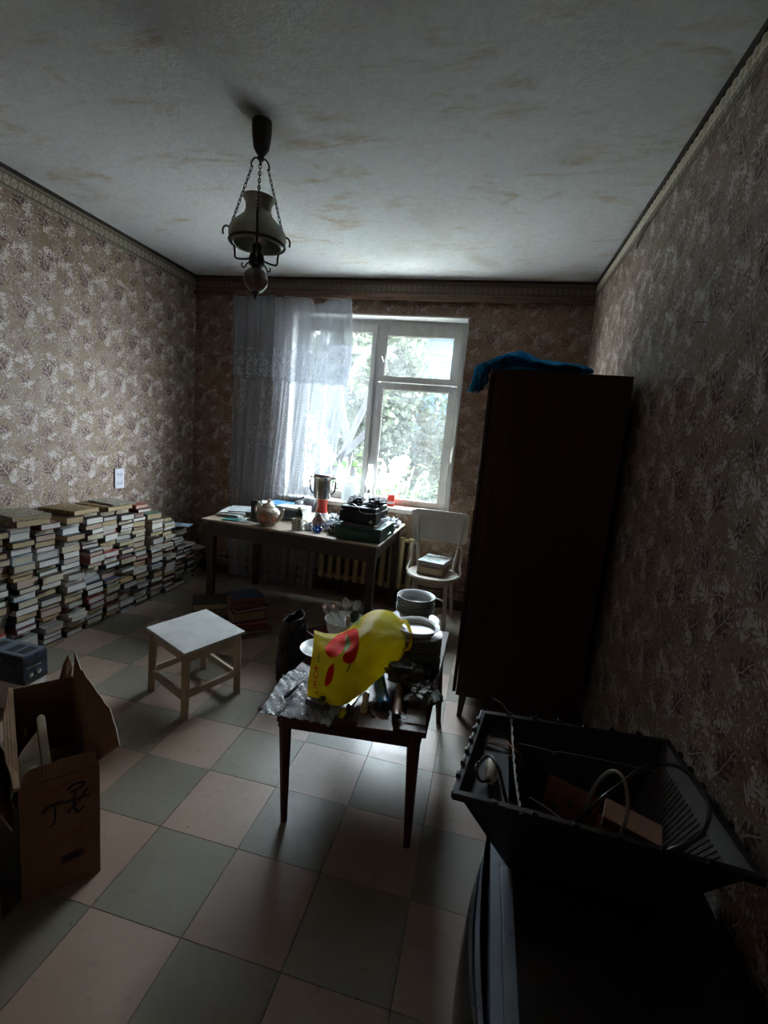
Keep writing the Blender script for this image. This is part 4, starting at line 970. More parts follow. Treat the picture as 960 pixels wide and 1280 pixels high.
# twisted carrying handle loop at the right end
hb = MB(); hb.tube(spline([fr(1, .95), fr(1, .9)+Vector((.018, 0, .012)), fr(1, .6)+Vector((.030, .0, .0)), fr(1, .3)+Vector((.022, -.01, -.012)), fr(.97, .05)], 6), [.012, .010]+[.008]*21+[.010, .012], 8); hb.obj('bag_handle', M_BAG, bag, smooth=True)
fs = bag_surface(off=.0016)
def print_on(name, poly, mat, label=None, n=14):
    """fill a flat outline given in bag coordinates and lay it on the film"""
    cx = sum(p[0] for p in poly)/len(poly); cy = sum(p[1] for p in poly)/len(poly); rings = 5; vs = []; fs_ = []; N = len(poly)
    for r in range(rings+1):
        for (x, y) in poly: k = r/rings; vs.append(fs(cx+(x-cx)*k, cy+(y-cy)*k))
    for r in range(rings):
        for j in range(N): fs_.append((r*N+j, r*N+(j+1) % N, (r+1)*N+(j+1) % N, (r+1)*N+j))
    m_ = MB(); m_.add(vs, fs_); return m_.obj(name, mat, bag, smooth=True, label=label)
def blob(pts): return [(p.x, p.y) for p in spline([(x, y, 0) for x, y in pts + pts[:1]], 5)[:-1]]
print_on('printed_petal', blob([(.33, .93), (.27, .90), (.24, .78), (.185, .70), (.17, .60), (.21, .52), (.27, .50), (.325, .53), (.36, .62), (.36, .78), (.385, .90)]), M_REDPR)
print_on('printed_petal', blob([(.37, .84), (.43, .80), (.475, .68), (.485, .54), (.45, .42), (.40, .40), (.35, .44), (.36, .50), (.41, .51), (.425, .60), (.405, .70), (.365, .77)]), M_REDPR)
print_on('printed_petal', blob([(.265, .44), (.225, .40), (.19, .28), (.195, .22), (.24, .27), (.27, .36)]), M_REDPR)
print_on('printed_leaf', blob([(.37, .72), (.395, .66), (.40, .56), (.37, .53), (.35, .60)]), M_GREENPR)
print_on('printed_leaf', blob([(.42, .94), (.44, .99), (.47, .93), (.46, .85), (.44, .84)]), M_GREENPR)
print_on('printed_stem', [(.37, .34), (.40, .40), (.41, .39), (.38, .33)], M_DKGREEN)
def text_mesh(txt, size=1.0):
    c = bpy.data.curves.new('t', 'FONT'); c.body = txt; c.size = size; c.resolution_u = 3; o = bpy.data.objects.new('t', c); COL.objects.link(o)
    dg = bpy.context.evaluated_depsgraph_get(); me = bpy.data.meshes.new_from_object(o.evaluated_get(dg)); bpy.data.objects.remove(o); return me
def bag_text(txt, u0, v0, su, sv, mat, name):
    me = text_mesh(txt); bm = bmesh.new(); bm.from_mesh(me); bmesh.ops.subdivide_edges(bm, edges=bm.edges, cuts=1)
    for v in bm.verts: x, y = v.co.x, v.co.y; v.co = fs(u0 + y*su, v0 - x*sv)         # lettering runs down the bag
    bm.to_mesh(me); bm.free(); me.materials.clear(); me.materials.append(mat); o = bpy.data.objects.new(name, me); COL.objects.link(o); o.parent = bag
bag_text('ЮЖТ', .060, .42, .070, .13, M_REDPR, 'printed_letters')
bag_text('ИИ', .085, .56, .040, .075, M_DKGREEN, 'printed_small_letters')

# clear film and tools
M_FILM = Mat('clear_crinkled_film', (.62, .68, .74), .10); M_FILM.b.inputs['Alpha'].default_value = .38; _f = M_FILM.noise(16, 5, .7, dist=1.5); M_FILM.bump(_f, .01); M_FILM.color(M_FILM.ramp(_f, [(.3, (.45, .50, .56)), (.7, (.75, .80, .85))]))
M_FILM.b.inputs['Specular IOR Level'].default_value = .8; M_FILM = M_FILM.m
pf_ = thing('plastic_sheet', 'crinkled clear plastic sheet hanging over the left front table corner', 'plastic', (-.6, 1.6, TZ))
cloth_sheet('film', [
    [(-.10, -.165, .004), (-.03, -.158, .010), (.05, -.150, .012), (.12, -.150, .014), (.165, -.155, .010)],
    [(-.115, -.04, .010), (-.04, -.05, .020), (.05, -.04, .016), (.12, -.06, .018), (.175, -.07, .016)],
    [(-.125, .09, .008), (-.05, .08, .016), (.03, .07, .020), (.10, .05, .018), (.16, .03, .014)],
    [(-.12, .165, .006), (-.07, .18, .012), (-.02, .16, .016), (.04, .14, .014), (.08, .11, .012)]], M_FILM, 50, 40, .0035, 34, pf_, thick=.0012)
M_HANDW = simple('worn_wooden_handle', (.22, .12, .06), .5, var=.35, scale=20); M_HANDC = simple('cream_wooden_handle', (.50, .43, .28), .5, var=.2)
M_BLUET = simple('blue_painted_tube', (.01, .09, .28), .3, var=.2); M_OILY = simple('oily_dark_steel', (.07, .065, .06), .35, .8, var=.4, scale=30)
GT = 'tools lying at the front of the small table'
def at(x, y, z=TZ): return (x, y, z)
def dirang(x0, y0, x1, y1): return math.atan2(y1-y0, x1-x0), math.hypot(x1-x0, y1-y0)
def tool(name, label, cat, a, b, z, build, tilt=0.0):
    an, L = dirang(*a, *b); t = thing(name, label, cat, (a[0], a[1], z), (0, -tilt, an), GT); build(t, L); return t
def b_rod(t, L): MB().tube([(0, 0, .006), (L*.62, 0, .006)], .0035, 8).obj('blade_shaft', M_OILY, t, smooth=True); MB().tube([(L*.6, 0, .008), (L*.63, 0, .010), (L*.9, 0, .010), (L, 0, .008)], [.005, .010, .011, .007], 10).obj('handle', M_BLACKPL, t, smooth=True)
tool('screwdriver', 'long thin black screwdriver lying on the clear plastic sheet', 'screwdriver', (-.615, 1.755), (-.632, 1.51), TZ+.030, b_rod, .02)
def b_ham(t, L): MB().box(0, L*.85, -.009, .009, 0, .016).obj('handle', M_BLACKPL, t, bevel=.004); MB().box(L*.85, L*.97, -.042, .042, -.003, .020).tube([(L*.91, .042, .008), (L*.91, .055, .008)], .010, 8).obj('head', M_OILY, t, bevel=.003)
tool('hammer', 'dark hammer with a black handle sticking out from under the yellow bag', 'hammer', (-.465, 1.72), (-.515, 1.495), TZ+.026, b_ham, .03)
def b_file(t, L): MB().box(0, L*.66, -.012, .012, .002, .007).obj('blade', M_OILY, t); MB().tube([(L*.64, 0, .008), (L*.7, 0, .009), (L*.9, 0, .009), (L, 0, .007)], [.004, .010, .011, .008], 10).obj('handle', M_HANDW, t, smooth=True)
tool('file', 'flat dark steel file with a brown wooden handle beside the hammer', 'file', (-.440, 1.77), (-.455, 1.53), TZ+.0005, b_file)
def b_saw(t, L): MB().prism([(0, -.004), (L, -.018), (L, .018), (0, .006)], .0, .0015).obj('blade', M_SHINY, t); MB().box(-.002, L, .014, .020, -.001, .006).obj('spine', M_OILY, t)
tool('scraper', 'broad steel scraper blade lying between hammer and cream chisel', 'scraper', (-.405, 1.80), (-.420, 1.52), TZ+.0005, b_saw)
def b_chis(t, L): MB().box(0, L*.55, -.007, .007, .004, .010).obj('blade', M_STEEL, t); MB().tube([(L*.5, 0, .010), (L*.56, 0, .012), (L*.75, 0, .012), (L*.95, 0, .012), (L, 0, .012)], [.006, .013, .011, .014, .010], 12).obj('handle', M_HANDC, t, smooth=True)
tool('chisel', 'chisel with a cream turned wooden handle pointing at the camera', 'chisel', (-.385, 1.83), (-.345, 1.57), TZ+.002, b_chis)
def b_tube(t, L): MB().tube([(0, 0, .024), (L*.8, 0, .024), (L*.82, 0, .024), (L*.84, 0, .024), (L, 0, .024)], [.0225, .0225, .024, .024, .023], 20).obj('tube_body', M_BLUET, t, smooth=True); MB().tube([(L*1.0, 0, .024), (L*1.03, 0, .024)], .018, 16).obj('end_cap', M_BLACKPL, t, smooth=True)
tool('blue_torch', 'thick blue cylindrical torch among the tools', 'torch', (-.350, 1.84), (-.275, 1.615), TZ+.0005, b_tube)
def b_mal(t, L): MB().tube([(0, 0, .016), (L*.4, 0, .016), (L, 0, .014)], [.014, .015, .017], 14).obj('handle', M_HANDW, t, smooth=True); MB().tube([(L, 0, .014), (L+.018, 0, .014)], .018, 14).obj('ferrule', M_OILY, t, smooth=True)
tool('brown_handle', 'thick brown wooden tool handle lying right of the blue torch', 'handle', (-.250, 1.78), (-.222, 1.590), TZ+.0005, b_mal)
def b_spa(t, L):
    MB().tube([(0, 0, .006), (L*.75, 0, .006)], .006, 8).obj('shank', M_SHINY, t, smooth=True)
    MB().tube([(L*.75+.013*math.cos(a), .013*math.sin(a), .006) for a in [2*PI*k/14 for k in range(14)]], .0045, 6, closed=True).obj('ring_head', M_SHINY, t, smooth=True)
tool('spanner', 'shiny ring spanner lying just left of the blue torch', 'spanner', (-.40, 1.88), (-.375, 1.72), TZ+.030, b_spa, -.05)
for i, (a, b, lb) in enumerate((((-.325, 1.60), (-.30, 1.555), 'short rusty bolt lying before the blue torch'), ((-.405, 1.585), (-.375, 1.55), 'dark round socket piece lying before the cream chisel'))):
    an, L = dirang(*a, *b); t = thing('bolt', lb, 'bolt', (a[0], a[1], TZ+.0005), (0, 0, an), GT)
    MB().tube([(0, 0, .009), (L, 0, .009)], .006, 10).obj('shank', M_RUST, t, smooth=True); MB().tube([(-.008, 0, .009), (0, 0, .009)], .010, 6).obj('bolt_head', M_RUST, t)
tag(MB().box(-.065, .065, -.055, .055, 0, .006).obj('wood_offcut', simple('reddish_wood', (.14, .06, .04), .5), loc=(-.29, 1.55, TZ+.0005), rot=(0, 0, .15), bevel=.002), 'thin reddish wood offcut under the tools at the front edge', 'wood')
# crumpled things: a lumpy closed shape
def crumple(name, label, cat, c, r, mat, seed, sharp=.35, n=4, base=True, group=None):
    bm = bmesh.new(); bmesh.ops.create_icosphere(bm, subdivisions=n, radius=1.0)
    from mathutils import noise as mn
    for v in bm.verts:
        p = v.co*1.6 + Vector((seed*3.1, seed*1.7, seed)); f = 1 + sharp*(mn.fractal(p, 1.0, 2.2, 4)) + .5*sharp*(abs(mn.noise(p*2.3)) - .3)
        q = v.co*f; v.co = Vector((q.x*r[0], q.y*r[1], max(q.z, -.85 if base else -9)*r[2]))
    lo_ = min(v.co.z for v in bm.verts)
    for v in bm.verts: v.co.z -= lo_
    me = bpy.data.meshes.new(name); bm.to_mesh(me); bm.free(); me.materials.append(mat)
    for p in me.polygons: p.use_smooth = True
    me.set_sharp_from_angle(angle=math.radians(28))
    o = bpy.data.objects.new(name, me); COL.objects.link(o); o.location = c; return tag(o, label, cat, group)
M_RAG = Mat('olive_brown_rag', rough=.55); _r = M_RAG.noise(8, 4, .6); M_RAG.color(M_RAG.ramp(_r, [(.35, (.035, .035, .025)), (.6, (.07, .06, .04)), (.72, (.18, .085, .03))])); M_RAG.bump(M_RAG.noise(30, 4, .7), .006); M_RAG = M_RAG.m
crumple('rag_bag', 'crumpled olive-brown bag lying before the dinner plates', 'bag', (-.235, 1.825, TZ+.034), (.082, .058, .040), M_RAG, 3, .55)
crumple('rag', 'dark olive rag hanging at the right edge of the small table', 'rag', (-.142, 1.730, TZ+.006), (.055, .075, .036), M_RAG, 8, .6)
tag(MB().box(-.036, .036, -.045, .045, 0, .004).obj('paper_card', simple('grey_white_card', (.48, .47, .47), .8, var=.08), loc=(-.152, 1.625, TZ+.0008), rot=(0, 0, .12)), 'small grey-white card at the right front corner of the small table', 'card')
crumple('film_scrap', 'crumpled scrap of clear film beside the grey-white card', 'plastic', (-.207, 1.592, TZ+.0005), (.026, .022, .007), M_FILM, 5, .5, 3)
# ------------------------------------------------------------------ things on the floor round the small table
M_BIN = Mat('glossy_black_bin_bag', (.012, .012, .013), .22); M_BIN.bump(M_BIN.noise(14, 5, .7, dist=1.2), .02); M_BIN = M_BIN.m
bb = thing('rubbish_bag', 'standing black rubbish bag with an open crumpled top beside the small table', 'bag', (-1.025, 2.485, 0))
def binfn(inner):
    def fn(u, v):
        a = 2*PI*u; r = (.088 - .012*v + .010*math.sin(v*5)) * (1 + .10*math.sin(a*3+v*3) + .05*math.sin(a*7+2+v*6) + .03*math.sin(a*13 + v*14)); k = .93 if inner else 1
        top = .400 + .022*math.sin(a+1.0) + .006*math.sin(a*5)
        z = v*top if not inner else top - (1-v)*.16
        return (r*math.cos(a)*.85*k + .015*v, r*math.sin(a)*1.1*k, z)
    return fn
mb = MB(); mb.grid(binfn(False), 48, 24); mb.grid(lambda u, v: binfn(True)(u, v), 48, 8)
mb.obj('bag_film', M_BIN, bb, smooth=60)
MB().tube([Vector(binfn(False)(k/48, 1)) for k in range(48)], .004, 6, closed=True).obj('bag_rim', M_BIN, bb, smooth=True)
M_CRATE = simple('reddish_brown_board', (.12, .055, .035), .6, var=.25, scale=6)
bc = thing('crate', 'low open reddish brown crate standing behind the small table', 'crate', (-1.0, 2.62, 0), math.atan2(.28, .22))
for nm, a in (('side_board', (0, .355, -.245, -.235)), ('side_board', (0, .355, -.010, 0)), ('end_board', (0, .010, -.235, -.010)), ('end_board', (.345, .355, -.235, -.010))):
    MB().box(a[0], a[1], a[2], a[3], 0, .270).obj(nm, M_CRATE, bc)
MB().box(.01, .345, -.235, -.010, 0, .010).obj('bottom_board', M_CRATE, bc); MB().box(.01, .345, -.235, -.010, .20, .205).obj('packed_cardboard', M_CRATE, bc)
# ------------------------------------------------------------------ things on the desk
DZ = .7525
def mags(specs):
    for (x, y, z, w, h, t, rz, cov, pg, lb) in specs: flat_book('magazine', lb, (x, y, z), w, h, t, rz, cov, pg, group='magazines on the desk')['category'] = 'magazine'
ACG = art_cover('printed_cover_bluegrey', (.20, .25, .28), (.45, .48, .50), (.55, .56, .54)); ACB = simple('bright_blue_cover', (.04, .22, .45), .35, var=.2); ACT = simple('teal_cover', (.02, .12, .11), .45); ACW = simple('off_white_cover', (.55, .55, .54), .5, var=.08)
ACP = art_cover('printed_cover_green_pale', (.30, .42, .28), (.52, .56, .50), (.60, .62, .60))
mags([(-1.985, 3.475, DZ, .20, .28, .012, .15, ACW, PM[1], 'white magazine lowest in the pile at the left desk end'),
      (-1.975, 3.46, DZ+.013, .19, .27, .012, .02, ACG, PM[1], 'grey printed magazine on the white one at the left desk end'),
      (-1.99, 3.50, DZ+.026, .20, .28, .010, .25, ACW, PM[1], 'white cover magazine third in the left desk pile'),
      (-1.955, 3.53, DZ+.037, .19, .27, .009, .40, ACG, PM[1], 'topmost blue-grey magazine of the left desk pile'),
      (-1.90, 3.68, DZ, .2, .28, .02, .1, ACW, PM[1], 'white stapled brochure lying behind the left desk pile'),
      (-1.885, 3.255, DZ, .13, .085, .008, .1, ACT, PM[2], 'small teal notebook lying at the left front edge of the desk'),
      (-1.80, 3.30, DZ, .11, .15, .006, .5, ACG, PM[2], 'thin printed leaflet beside the teal notebook')])
M_SILV = simple('silver_grey_plastic', (.33, .35, .38), .35, var=.1); M_DKBLUE = simple('dark_blue_plastic', (.02, .035, .07), .4)
bs = thing('desk_speaker', 'small upright black box on a flat dark foot left of the teapot', 'speaker', (-1.735, 3.335, DZ))
MB().box(-.05, .05, -.045, .045, 0, .016).obj('foot', M_BLACKPL, bs, bevel=.004); MB().box(-.026, .030, -.028, .028, .0165, .165).obj('body', M_BLACKPL, bs, bevel=.004)
rdv = thing('desk_radio', 'silver-grey radio cassette set lying behind the teapot under magazines', 'radio', (-1.62, 3.66, DZ), .04)
MB().box(-.185, .185, -.115, .115, 0, .098).obj('casing', M_SILV, rdv, bevel=.010)
MB().box(.03, .165, -.118, -.114, .018, .080).obj('front_window', M_DKBLUE, rdv)
for k in range(5): MB().box(.04+k*.024, .058+k*.024, -.1195, -.1175, .005, .013).obj('button', M_BLACKPL, rdv)
MB().lathe([(0, 0), (.03, 0), (.03, .002), (0, .003)], 20, M=Matrix.Translation((-.10, -.115, .05)) @ Euler((PI/2, 0, 0)).to_matrix().to_4x4()).obj('speaker_grille', M_BLACKPL, rdv, smooth=True)
flat_book('magazine', 'bright blue magazine lying on the silver-grey radio', (-1.68, 3.70, DZ+.0985), .21, .28, .008, 1.35, ACB, PM[1], group='magazines on the desk')['category'] = 'magazine'
flat_book('magazine', 'pinkish white sheet pile sticking out at the left of the blue magazine', (-1.77, 3.62, DZ+.1075), .10, .16, .005, .5, ACW, PM[3], group='magazines on the desk')['category'] = 'magazine'
flat_book('magazine', 'open pale green printed magazine on the right half of the radio', (-1.535, 3.61, DZ+.0985), .19, .24, .010, 1.5, ACP, PM[1], group='magazines on the desk')['category'] = 'magazine'
ph = thing('hairbrush', 'black brush with a slanted handle on top of the pale magazine', 'brush', (-1.545, 3.74, DZ+.1095), .5)
MB().lathe([(0, 0), (.034, .0), (.038, .012), (.030, .026), (0, .030)], 20).obj('brush_head', simple('grey_dome', (.40, .42, .46), .4), ph, smooth=True)
MB().box(-.075, .045, -.013, .013, -.007, .007, Matrix.Translation((0, 0, .045)) @ Euler((0, -.32, 0)).to_matrix().to_4x4()).obj('handle', M_BLACKPL, ph, bevel=.004)

# teapot
M_POT = simple('cream_glazed_teapot', (.50, .43, .33), .15, var=.06); M_POTRED = simple('orange_red_glaze', (.50, .10, .03), .2); M_POTLN = simple('dark_green_glaze', (.04, .05, .03), .2)
tp = thing('teapot', 'round cream china teapot with painted red flowers on the desk', 'teapot', (-1.585, 3.255, DZ), -.25)
tp.scale = (1.12,)*3
MB().lathe([(0, .002), (.045, 0), (.050, .004), (.072, .030), (.083, .062), (.078, .092), (.060, .115), (.044, .124), (.040, .128), (0, .128)], 36).obj('body', M_POT, tp, smooth=True)
MB().lathe([(.043, .126), (.045, .130), (.036, .142), (.016, .152), (.009, .158), (.014, .166), (.013, .176), (.006, .181), (0, .182)], 28).obj('lid', M_POT, tp, smooth=True)
MB().tube(spline([(.070, 0, .045), (.098, 0, .062), (.112, 0, .095), (.128, 0, .128)], 6), [.020, .019, .018, .017, .016, .015, .014, .013, .013, .012, .012, .011, .011, .010, .010, .009, .009, .008, .008], 12).obj('spout', M_POT, tp, smooth=True)
MB().tube(spline([(-.055, 0, .115), (-.085, 0, .135), (-.112, 0, .115), (-.110, 0, .075), (-.078, 0, .045)], 6), .0075, 10).obj('handle', M_POT, tp, smooth=True)
def on_pot(az, z):   # a point and outward direction on the belly
    r = {0: 0}; prof = [(.050, .004), (.072, .030), (.083, .062), (.078, .092), (.060, .115)]
    for (r0, z0), (r1, z1) in zip(prof, prof[1:]):
        if z0 <= z <= z1: rr = r0 + (r1-r0)*(z-z0)/(z1-z0)
    return Vector((rr*math.cos(az), rr*math.sin(az), z)), Vector((math.cos(az), math.sin(az), 0))
def petals(b, az, z, R, r, n):
    for k in range(n):
        a = 2*PI*k/n; p, d = on_pot(az + R*math.cos(a)/.08, min(.114, max(.006, z + R*math.sin(a)))); b.lathe([(0, .0012), (r*.7, .001), (r, 0)], 8, M=Matrix.Translation(p + d*.0006) @ d.to_track_quat('Z', 'Y').to_matrix().to_4x4())
fb = MB(); lb_ = MB()
for az, big in ((-2.5, .8), (-1.30, 1.25), (-.38, .85), (2.9, 1)): petals(fb, az, .056, .019*big, .0068*big, 9); petals(fb, az, .056, .008*big, .0036*big, 5); [petals(lb_, az + q_[0], q_[1], .009, .0028, 7) for q_ in ((.32, .092), (-.30, .088), (.46, .040), (-.42, .034), (.48, .070), (-.02, .100), (.10, .020))]; [petals(lb_, az + .52*math.cos(k*.33)*.8, .058 + .042*math.sin(k*.33), 0, .0019, 1) for k in range(19)]
for k in range(40): petals(lb_, -2.9+k*.085, .026 + .006*math.sin(k*1.3), 0, .0026, 1)
fb.obj('painted_flower', M_POTRED, tp, smooth=True); lb_.obj('painted_vine', M_POTLN, tp, smooth=True)
# mug
mg = thing('mug', 'plain grey-white mug standing at the front edge of the desk', 'mug', (-1.335, 3.225, DZ))
MB().shell([(0, 0), (.037, 0), (.040, .003), (.040, .083), (.039, .086), (.037, .083), (.036, .006), (0, .005)], 30).obj('body', simple('greyish_mug_glaze', (.46, .43, .38), .25, var=.05), mg, smooth=True)
MB().tube(spline([(.030, .028, .070), (.048, .044, .066), (.052, .048, .040), (.030, .028, .020)], 5), .005, 8).obj('handle', M_POT, mg, smooth=True)
# big pot on a red tin
rt = thing('red_tin', 'red tin under the steel two-handled pot', 'tin', (-1.285, 3.60, DZ))
MB().lathe([(0, 0), (.058, 0), (.060, .003), (.048, .09), (.040, .150), (.052, .195), (.054, .20), (0, .20)], 28).obj('body', simple('red_enamel', (.50, .03, .02), .25, var=.12), rt, smooth=True)
MB().lathe([(.0605, .004), (.0612, .006), (.0500, .088), (.0490, .088)], 28).obj('paper_band', ACW, rt, smooth=True)
pt = thing('steel_pot', 'tall steel pot with two black handles standing on the red tin', 'pot', (-1.29, 3.60, DZ+.2005), .15)
MB().lathe([(0, 0), (.064, 0), (.068, .004), (.073, .14), (.074, .175), (.076, .178), (0, .178)], 36).obj('body', M_SHINY, pt, smooth=True)
MB().lathe([(.060, .178), (.078, .178), (.079, .186), (.070, .196), (.02, .202), (0, .203)], 30).obj('lid', simple('dark_red_brown_lid', (.10, .04, .035), .35), pt, smooth=True)
for s in (-1, 1): MB().tube(spline([(s*.070, 0, .165), (s*.100, 0, .172), (s*.106, 0, .150), (s*.098, 0, .07), (s*.072, 0, .035)], 6), .0065, 8).obj('handle', M_BLACKPL, pt, smooth=True)
# small clutter
M_GREENG = Mat('green_bottle_glass', (.01, .06, .03), .08); M_GREENG.b.inputs['Transmission Weight'].default_value = .4; M_GREENG = M_GREENG.m
gb_ = thing('bottle', 'small dark green bottle with a white cap right of the teapot', 'bottle', (-1.425, 3.47, DZ))
MB().lathe([(0, 0), (.026, 0), (.028, .004), (.028, .075), (.012, .100), (.011, .112), (0, .112)], 20).obj('body', M_GREENG, gb_, smooth=True); MB().lathe([(0, .1125), (.014, .1125), (.014, .130), (.012, .132), (0, .132)], 16).obj('cap', M_ENAMEL, gb_, smooth=True)
M_JAR = Mat('patterned_brown_jar', rough=.3); _c = M_JAR.voro(70); M_JAR.color(M_JAR.mix(_c.lt(.35), (.16, .075, .06), (.42, .32, .26))); M_JAR = M_JAR.m
jr = thing('sugar_bowl', 'round brown patterned lidded pot among the clutter beside the mug', 'pot', (-1.225, 3.385, DZ))
MB().lathe([(0, 0), (.030, 0), (.050, .022), (.055, .048), (.045, .075), (.022, .095), (.020, .102), (0, .102)], 26).obj('body', M_JAR, jr, smooth=True); MB().lathe([(0, .1025), (.022, .1025), (.016, .112), (.006, .118), (0, .119)], 16).obj('lid', M_JAR, jr, smooth=True)
M_BLUEF = simple('blue_thin_plastic', (.01, .08, .45), .25, var=.3, bump=.004); M_WHITEF = simple('white_thin_plastic', (.50, .53, .58), .3, var=.2, scale=40, bump=.004); M_DARKC = simple('dark_cloth', (.025, .026, .03), .8, var=.4, bump=.003)
GCL = 'crumpled wrappers on the desk'
crumple('wrapper', 'bright blue crumpled plastic wrapper right of the mug', 'wrapper', (-1.175, 3.225, DZ), (.032, .026, .026), M_BLUEF, 11, .6, group=GCL)
crumple('wrapper', 'white crumpled plastic wrapper between the mug and the blue one', 'wrapper', (-1.255, 3.265, DZ), (.032, .026, .034), M_WHITEF, 12, .7, group=GCL)
crumple('wrapper', 'large white crumpled wrapper behind the blue one', 'wrapper', (-1.125, 3.335, DZ), (.045, .04, .040), M_WHITEF, 13, .7, group=GCL)
crumple('wrapper', 'dull brownish crumpled wrapper against the green box', 'wrapper', (-1.055, 3.245, DZ), (.040, .034, .036), M_RAG, 14, .7, group=GCL)
crumple('wrapper', 'white crumpled plastic heap behind the patterned pot', 'wrapper', (-1.12, 3.50, DZ), (.055, .05, .050), M_WHITEF, 15, .7, group=GCL)
tag(MB().lathe([(0, 0), (.024, 0), (.026, .004), (.028, .09), (.026, .09), (.024, .006), (0, .005)], 20).obj('glass', Mat('clear_tumbler_glass', (.8, .85, .88), .05).m, loc=(-1.18, 3.60, DZ), smooth=True), 'small clear drinking glass right of the red tin', 'glass')
bpy.data.materials['clear_tumbler_glass'].node_tree.nodes['Principled BSDF'].inputs['Alpha'].default_value = .35
# green box and black case
M_GRBOX = simple('dark_green_box', (.012, .075, .055), .45, var=.2); M_CASE = simple('blue_black_case', (.014, .019, .032), .4, var=.35, scale=12)
gx = thing('green_box', 'flat dark green box under the black case at the right desk end', 'box', (-.835, 3.335, DZ), -.04)
MB().box(-.165, .165, -.19, .19, 0, .078).obj('box_body', M_GRBOX, gx, bevel=.004); MB().box(-.168, .168, -.193, .193, .079, .100).obj('lid', M_GRBOX, gx, bevel=.004)
MB().tube(spline([(.1685, -.05, .045), (.185, -.03, .045), (.185, .03, .045), (.1685, .05, .045)], 5), .004, 6).obj('handle', M_STEEL, gx, smooth=True)
flat_book('magazine', 'thin brown folder between the green box and the black case', (-.845, 3.33, DZ+.1005), .26, .34, .010, .03, CM[0], PM[4], group='magazines on the desk')['category'] = 'folder'
tc = thing('typewriter_case', 'black ribbed case overflowing with black things on the green box', 'case', (-.865, 3.37, DZ+.111), -.06)
MB().box(-.140, .140, -.155, .155, 0, .085).obj('case_body', M_CASE, tc, bevel=.008)
for z in (.022, .040, .058): MB().box(-.142, .142, -.1575, -.1545, z, z+.006).obj('rib', M_CASE, tc)
MB().lathe([(0, 0), (.013, 0), (.013, .004), (.006, .006), (0, .006)], 16, M=Matrix.Translation((.105, -.155, .020)) @ Euler((PI/2, 0, 0)).to_matrix().to_4x4()).obj('white_knob', M_ENAMEL, tc, smooth=True)
MB().box(-.135, .135, -.15, .15, .086, .118).obj('open_lid', M_CASE, tc, bevel=.01)
sm = MB(); sm.tube(spline([(-.13, -.10, .122), (-.06, -.16, .140), (.0, -.155, .118), (.02, -.158, .085), (.10, -.156, .078), (.135, -.14, .088)], 6), .0028, 6); sm.obj('cord', M_ENAMEL, tc, smooth=True)
crumple('cable_heap', 'heap of black cloth and cables on top of the black case, left side', 'cloth', (-.93, 3.36, DZ+.230), (.062, .10, .028), M_DARKC, 21, .7)
crumple('cable_heap', 'black crumpled cloth on top of the black case, right side', 'cloth', (-.79, 3.38, DZ+.230), (.062, .10, .030), M_DARKC, 22, .7)
crumple('wrapper', 'white crumpled plastic spilling down beside the black case', 'wrapper', (-.700, 3.60, DZ), (.042, .085, .060), M_WHITEF, 16, .8, group=GCL)
crumple('wrapper', 'small white crumpled plastic lying on the back right desk corner', 'wrapper', (-.705, 3.85, DZ), (.040, .06, .035), M_WHITEF, 17, .8, group=GCL)
cbw = thing('white_cord', 'coiled white cord on the green box right of the black case', 'cord', (-.700, 3.33, DZ+.100))  # plain white cord lying loosely coiled
q = []
for k in range(46): a = k*.55; q.append((.016*math.cos(a), .08*math.sin(a*.37)+.01*math.sin(a), .010+.0012*k))
MB().tube(q, .0035, 6).obj('cord_coil', M_WHITEF, cbw, smooth=True)
# on the window sill
SZ = NZ0 - .001
lp = thing('oil_lamp', 'clear glass oil lamp chimney standing on the window sill', 'lamp', (-1.055, 4.205, SZ+.001))
M_CLEAR = Mat('clear_lamp_glass', (.85, .9, .93), .04); M_CLEAR.b.inputs['Alpha'].default_value = .38; M_CLEAR = M_CLEAR.m
MB().lathe([(0, 0), (.040, 0), (.042, .006), (.020, .03), (.040, .055), (.042, .080), (.022, .100), (0, .10)], 24).obj('oil_font', M_CLEAR, lp, smooth=True)
MB().lathe([(.018, .100), (.022, .102), (.022, .125), (.016, .128)], 20).obj('burner', M_STEEL, lp, smooth=True)
MB().shell([(.020, .128), (.022, .14), (.040, .175), (.042, .20), (.030, .235), (.021, .27), (.019, .36), (.021, .362), (.0185, .36), (.0175, .27), (.027, .235), (.039, .20), (.037, .175), (.019, .14), (.018, .128)], 24).obj('chimney', M_CLEAR, lp, smooth=True)
gj = thing('glass_jar', 'large cloudy glass jar on the sill behind the steel pot', 'jar', (-1.235, 4.19, SZ+.001))
M_CLOUD = Mat('cloudy_jar_glass', (.7, .76, .78), .2); M_CLOUD.b.inputs['Alpha'].default_value = .45; M_CLOUD.bump(M_CLOUD.voro(60), .01); M_CLOUD = M_CLOUD.m
MB().shell([(0, .002), (.070, .002), (.074, .01), (.074, .17), (.060, .20), (.044, .21), (.044, .225), (.047, .228), (.041, .228), (.041, .21), (.057, .195), (.070, .168), (.070, .012), (0, .008)], 30).obj('jar_body', M_CLOUD, gj, smooth=True)
rb = thing('red_box', 'small bright red carton on the sill behind the black case', 'carton', (-.835, 4.20, SZ+.001), .1)
MB().box(-.03, .03, -.02, .02, 0, .105).obj('carton_body', simple('red_card', (.62, .035, .02), .45), rb, bevel=.002); MB().box(-.031, .031, -.0215, -.0200, .02, .045).obj('printed_band', ACW, rb)
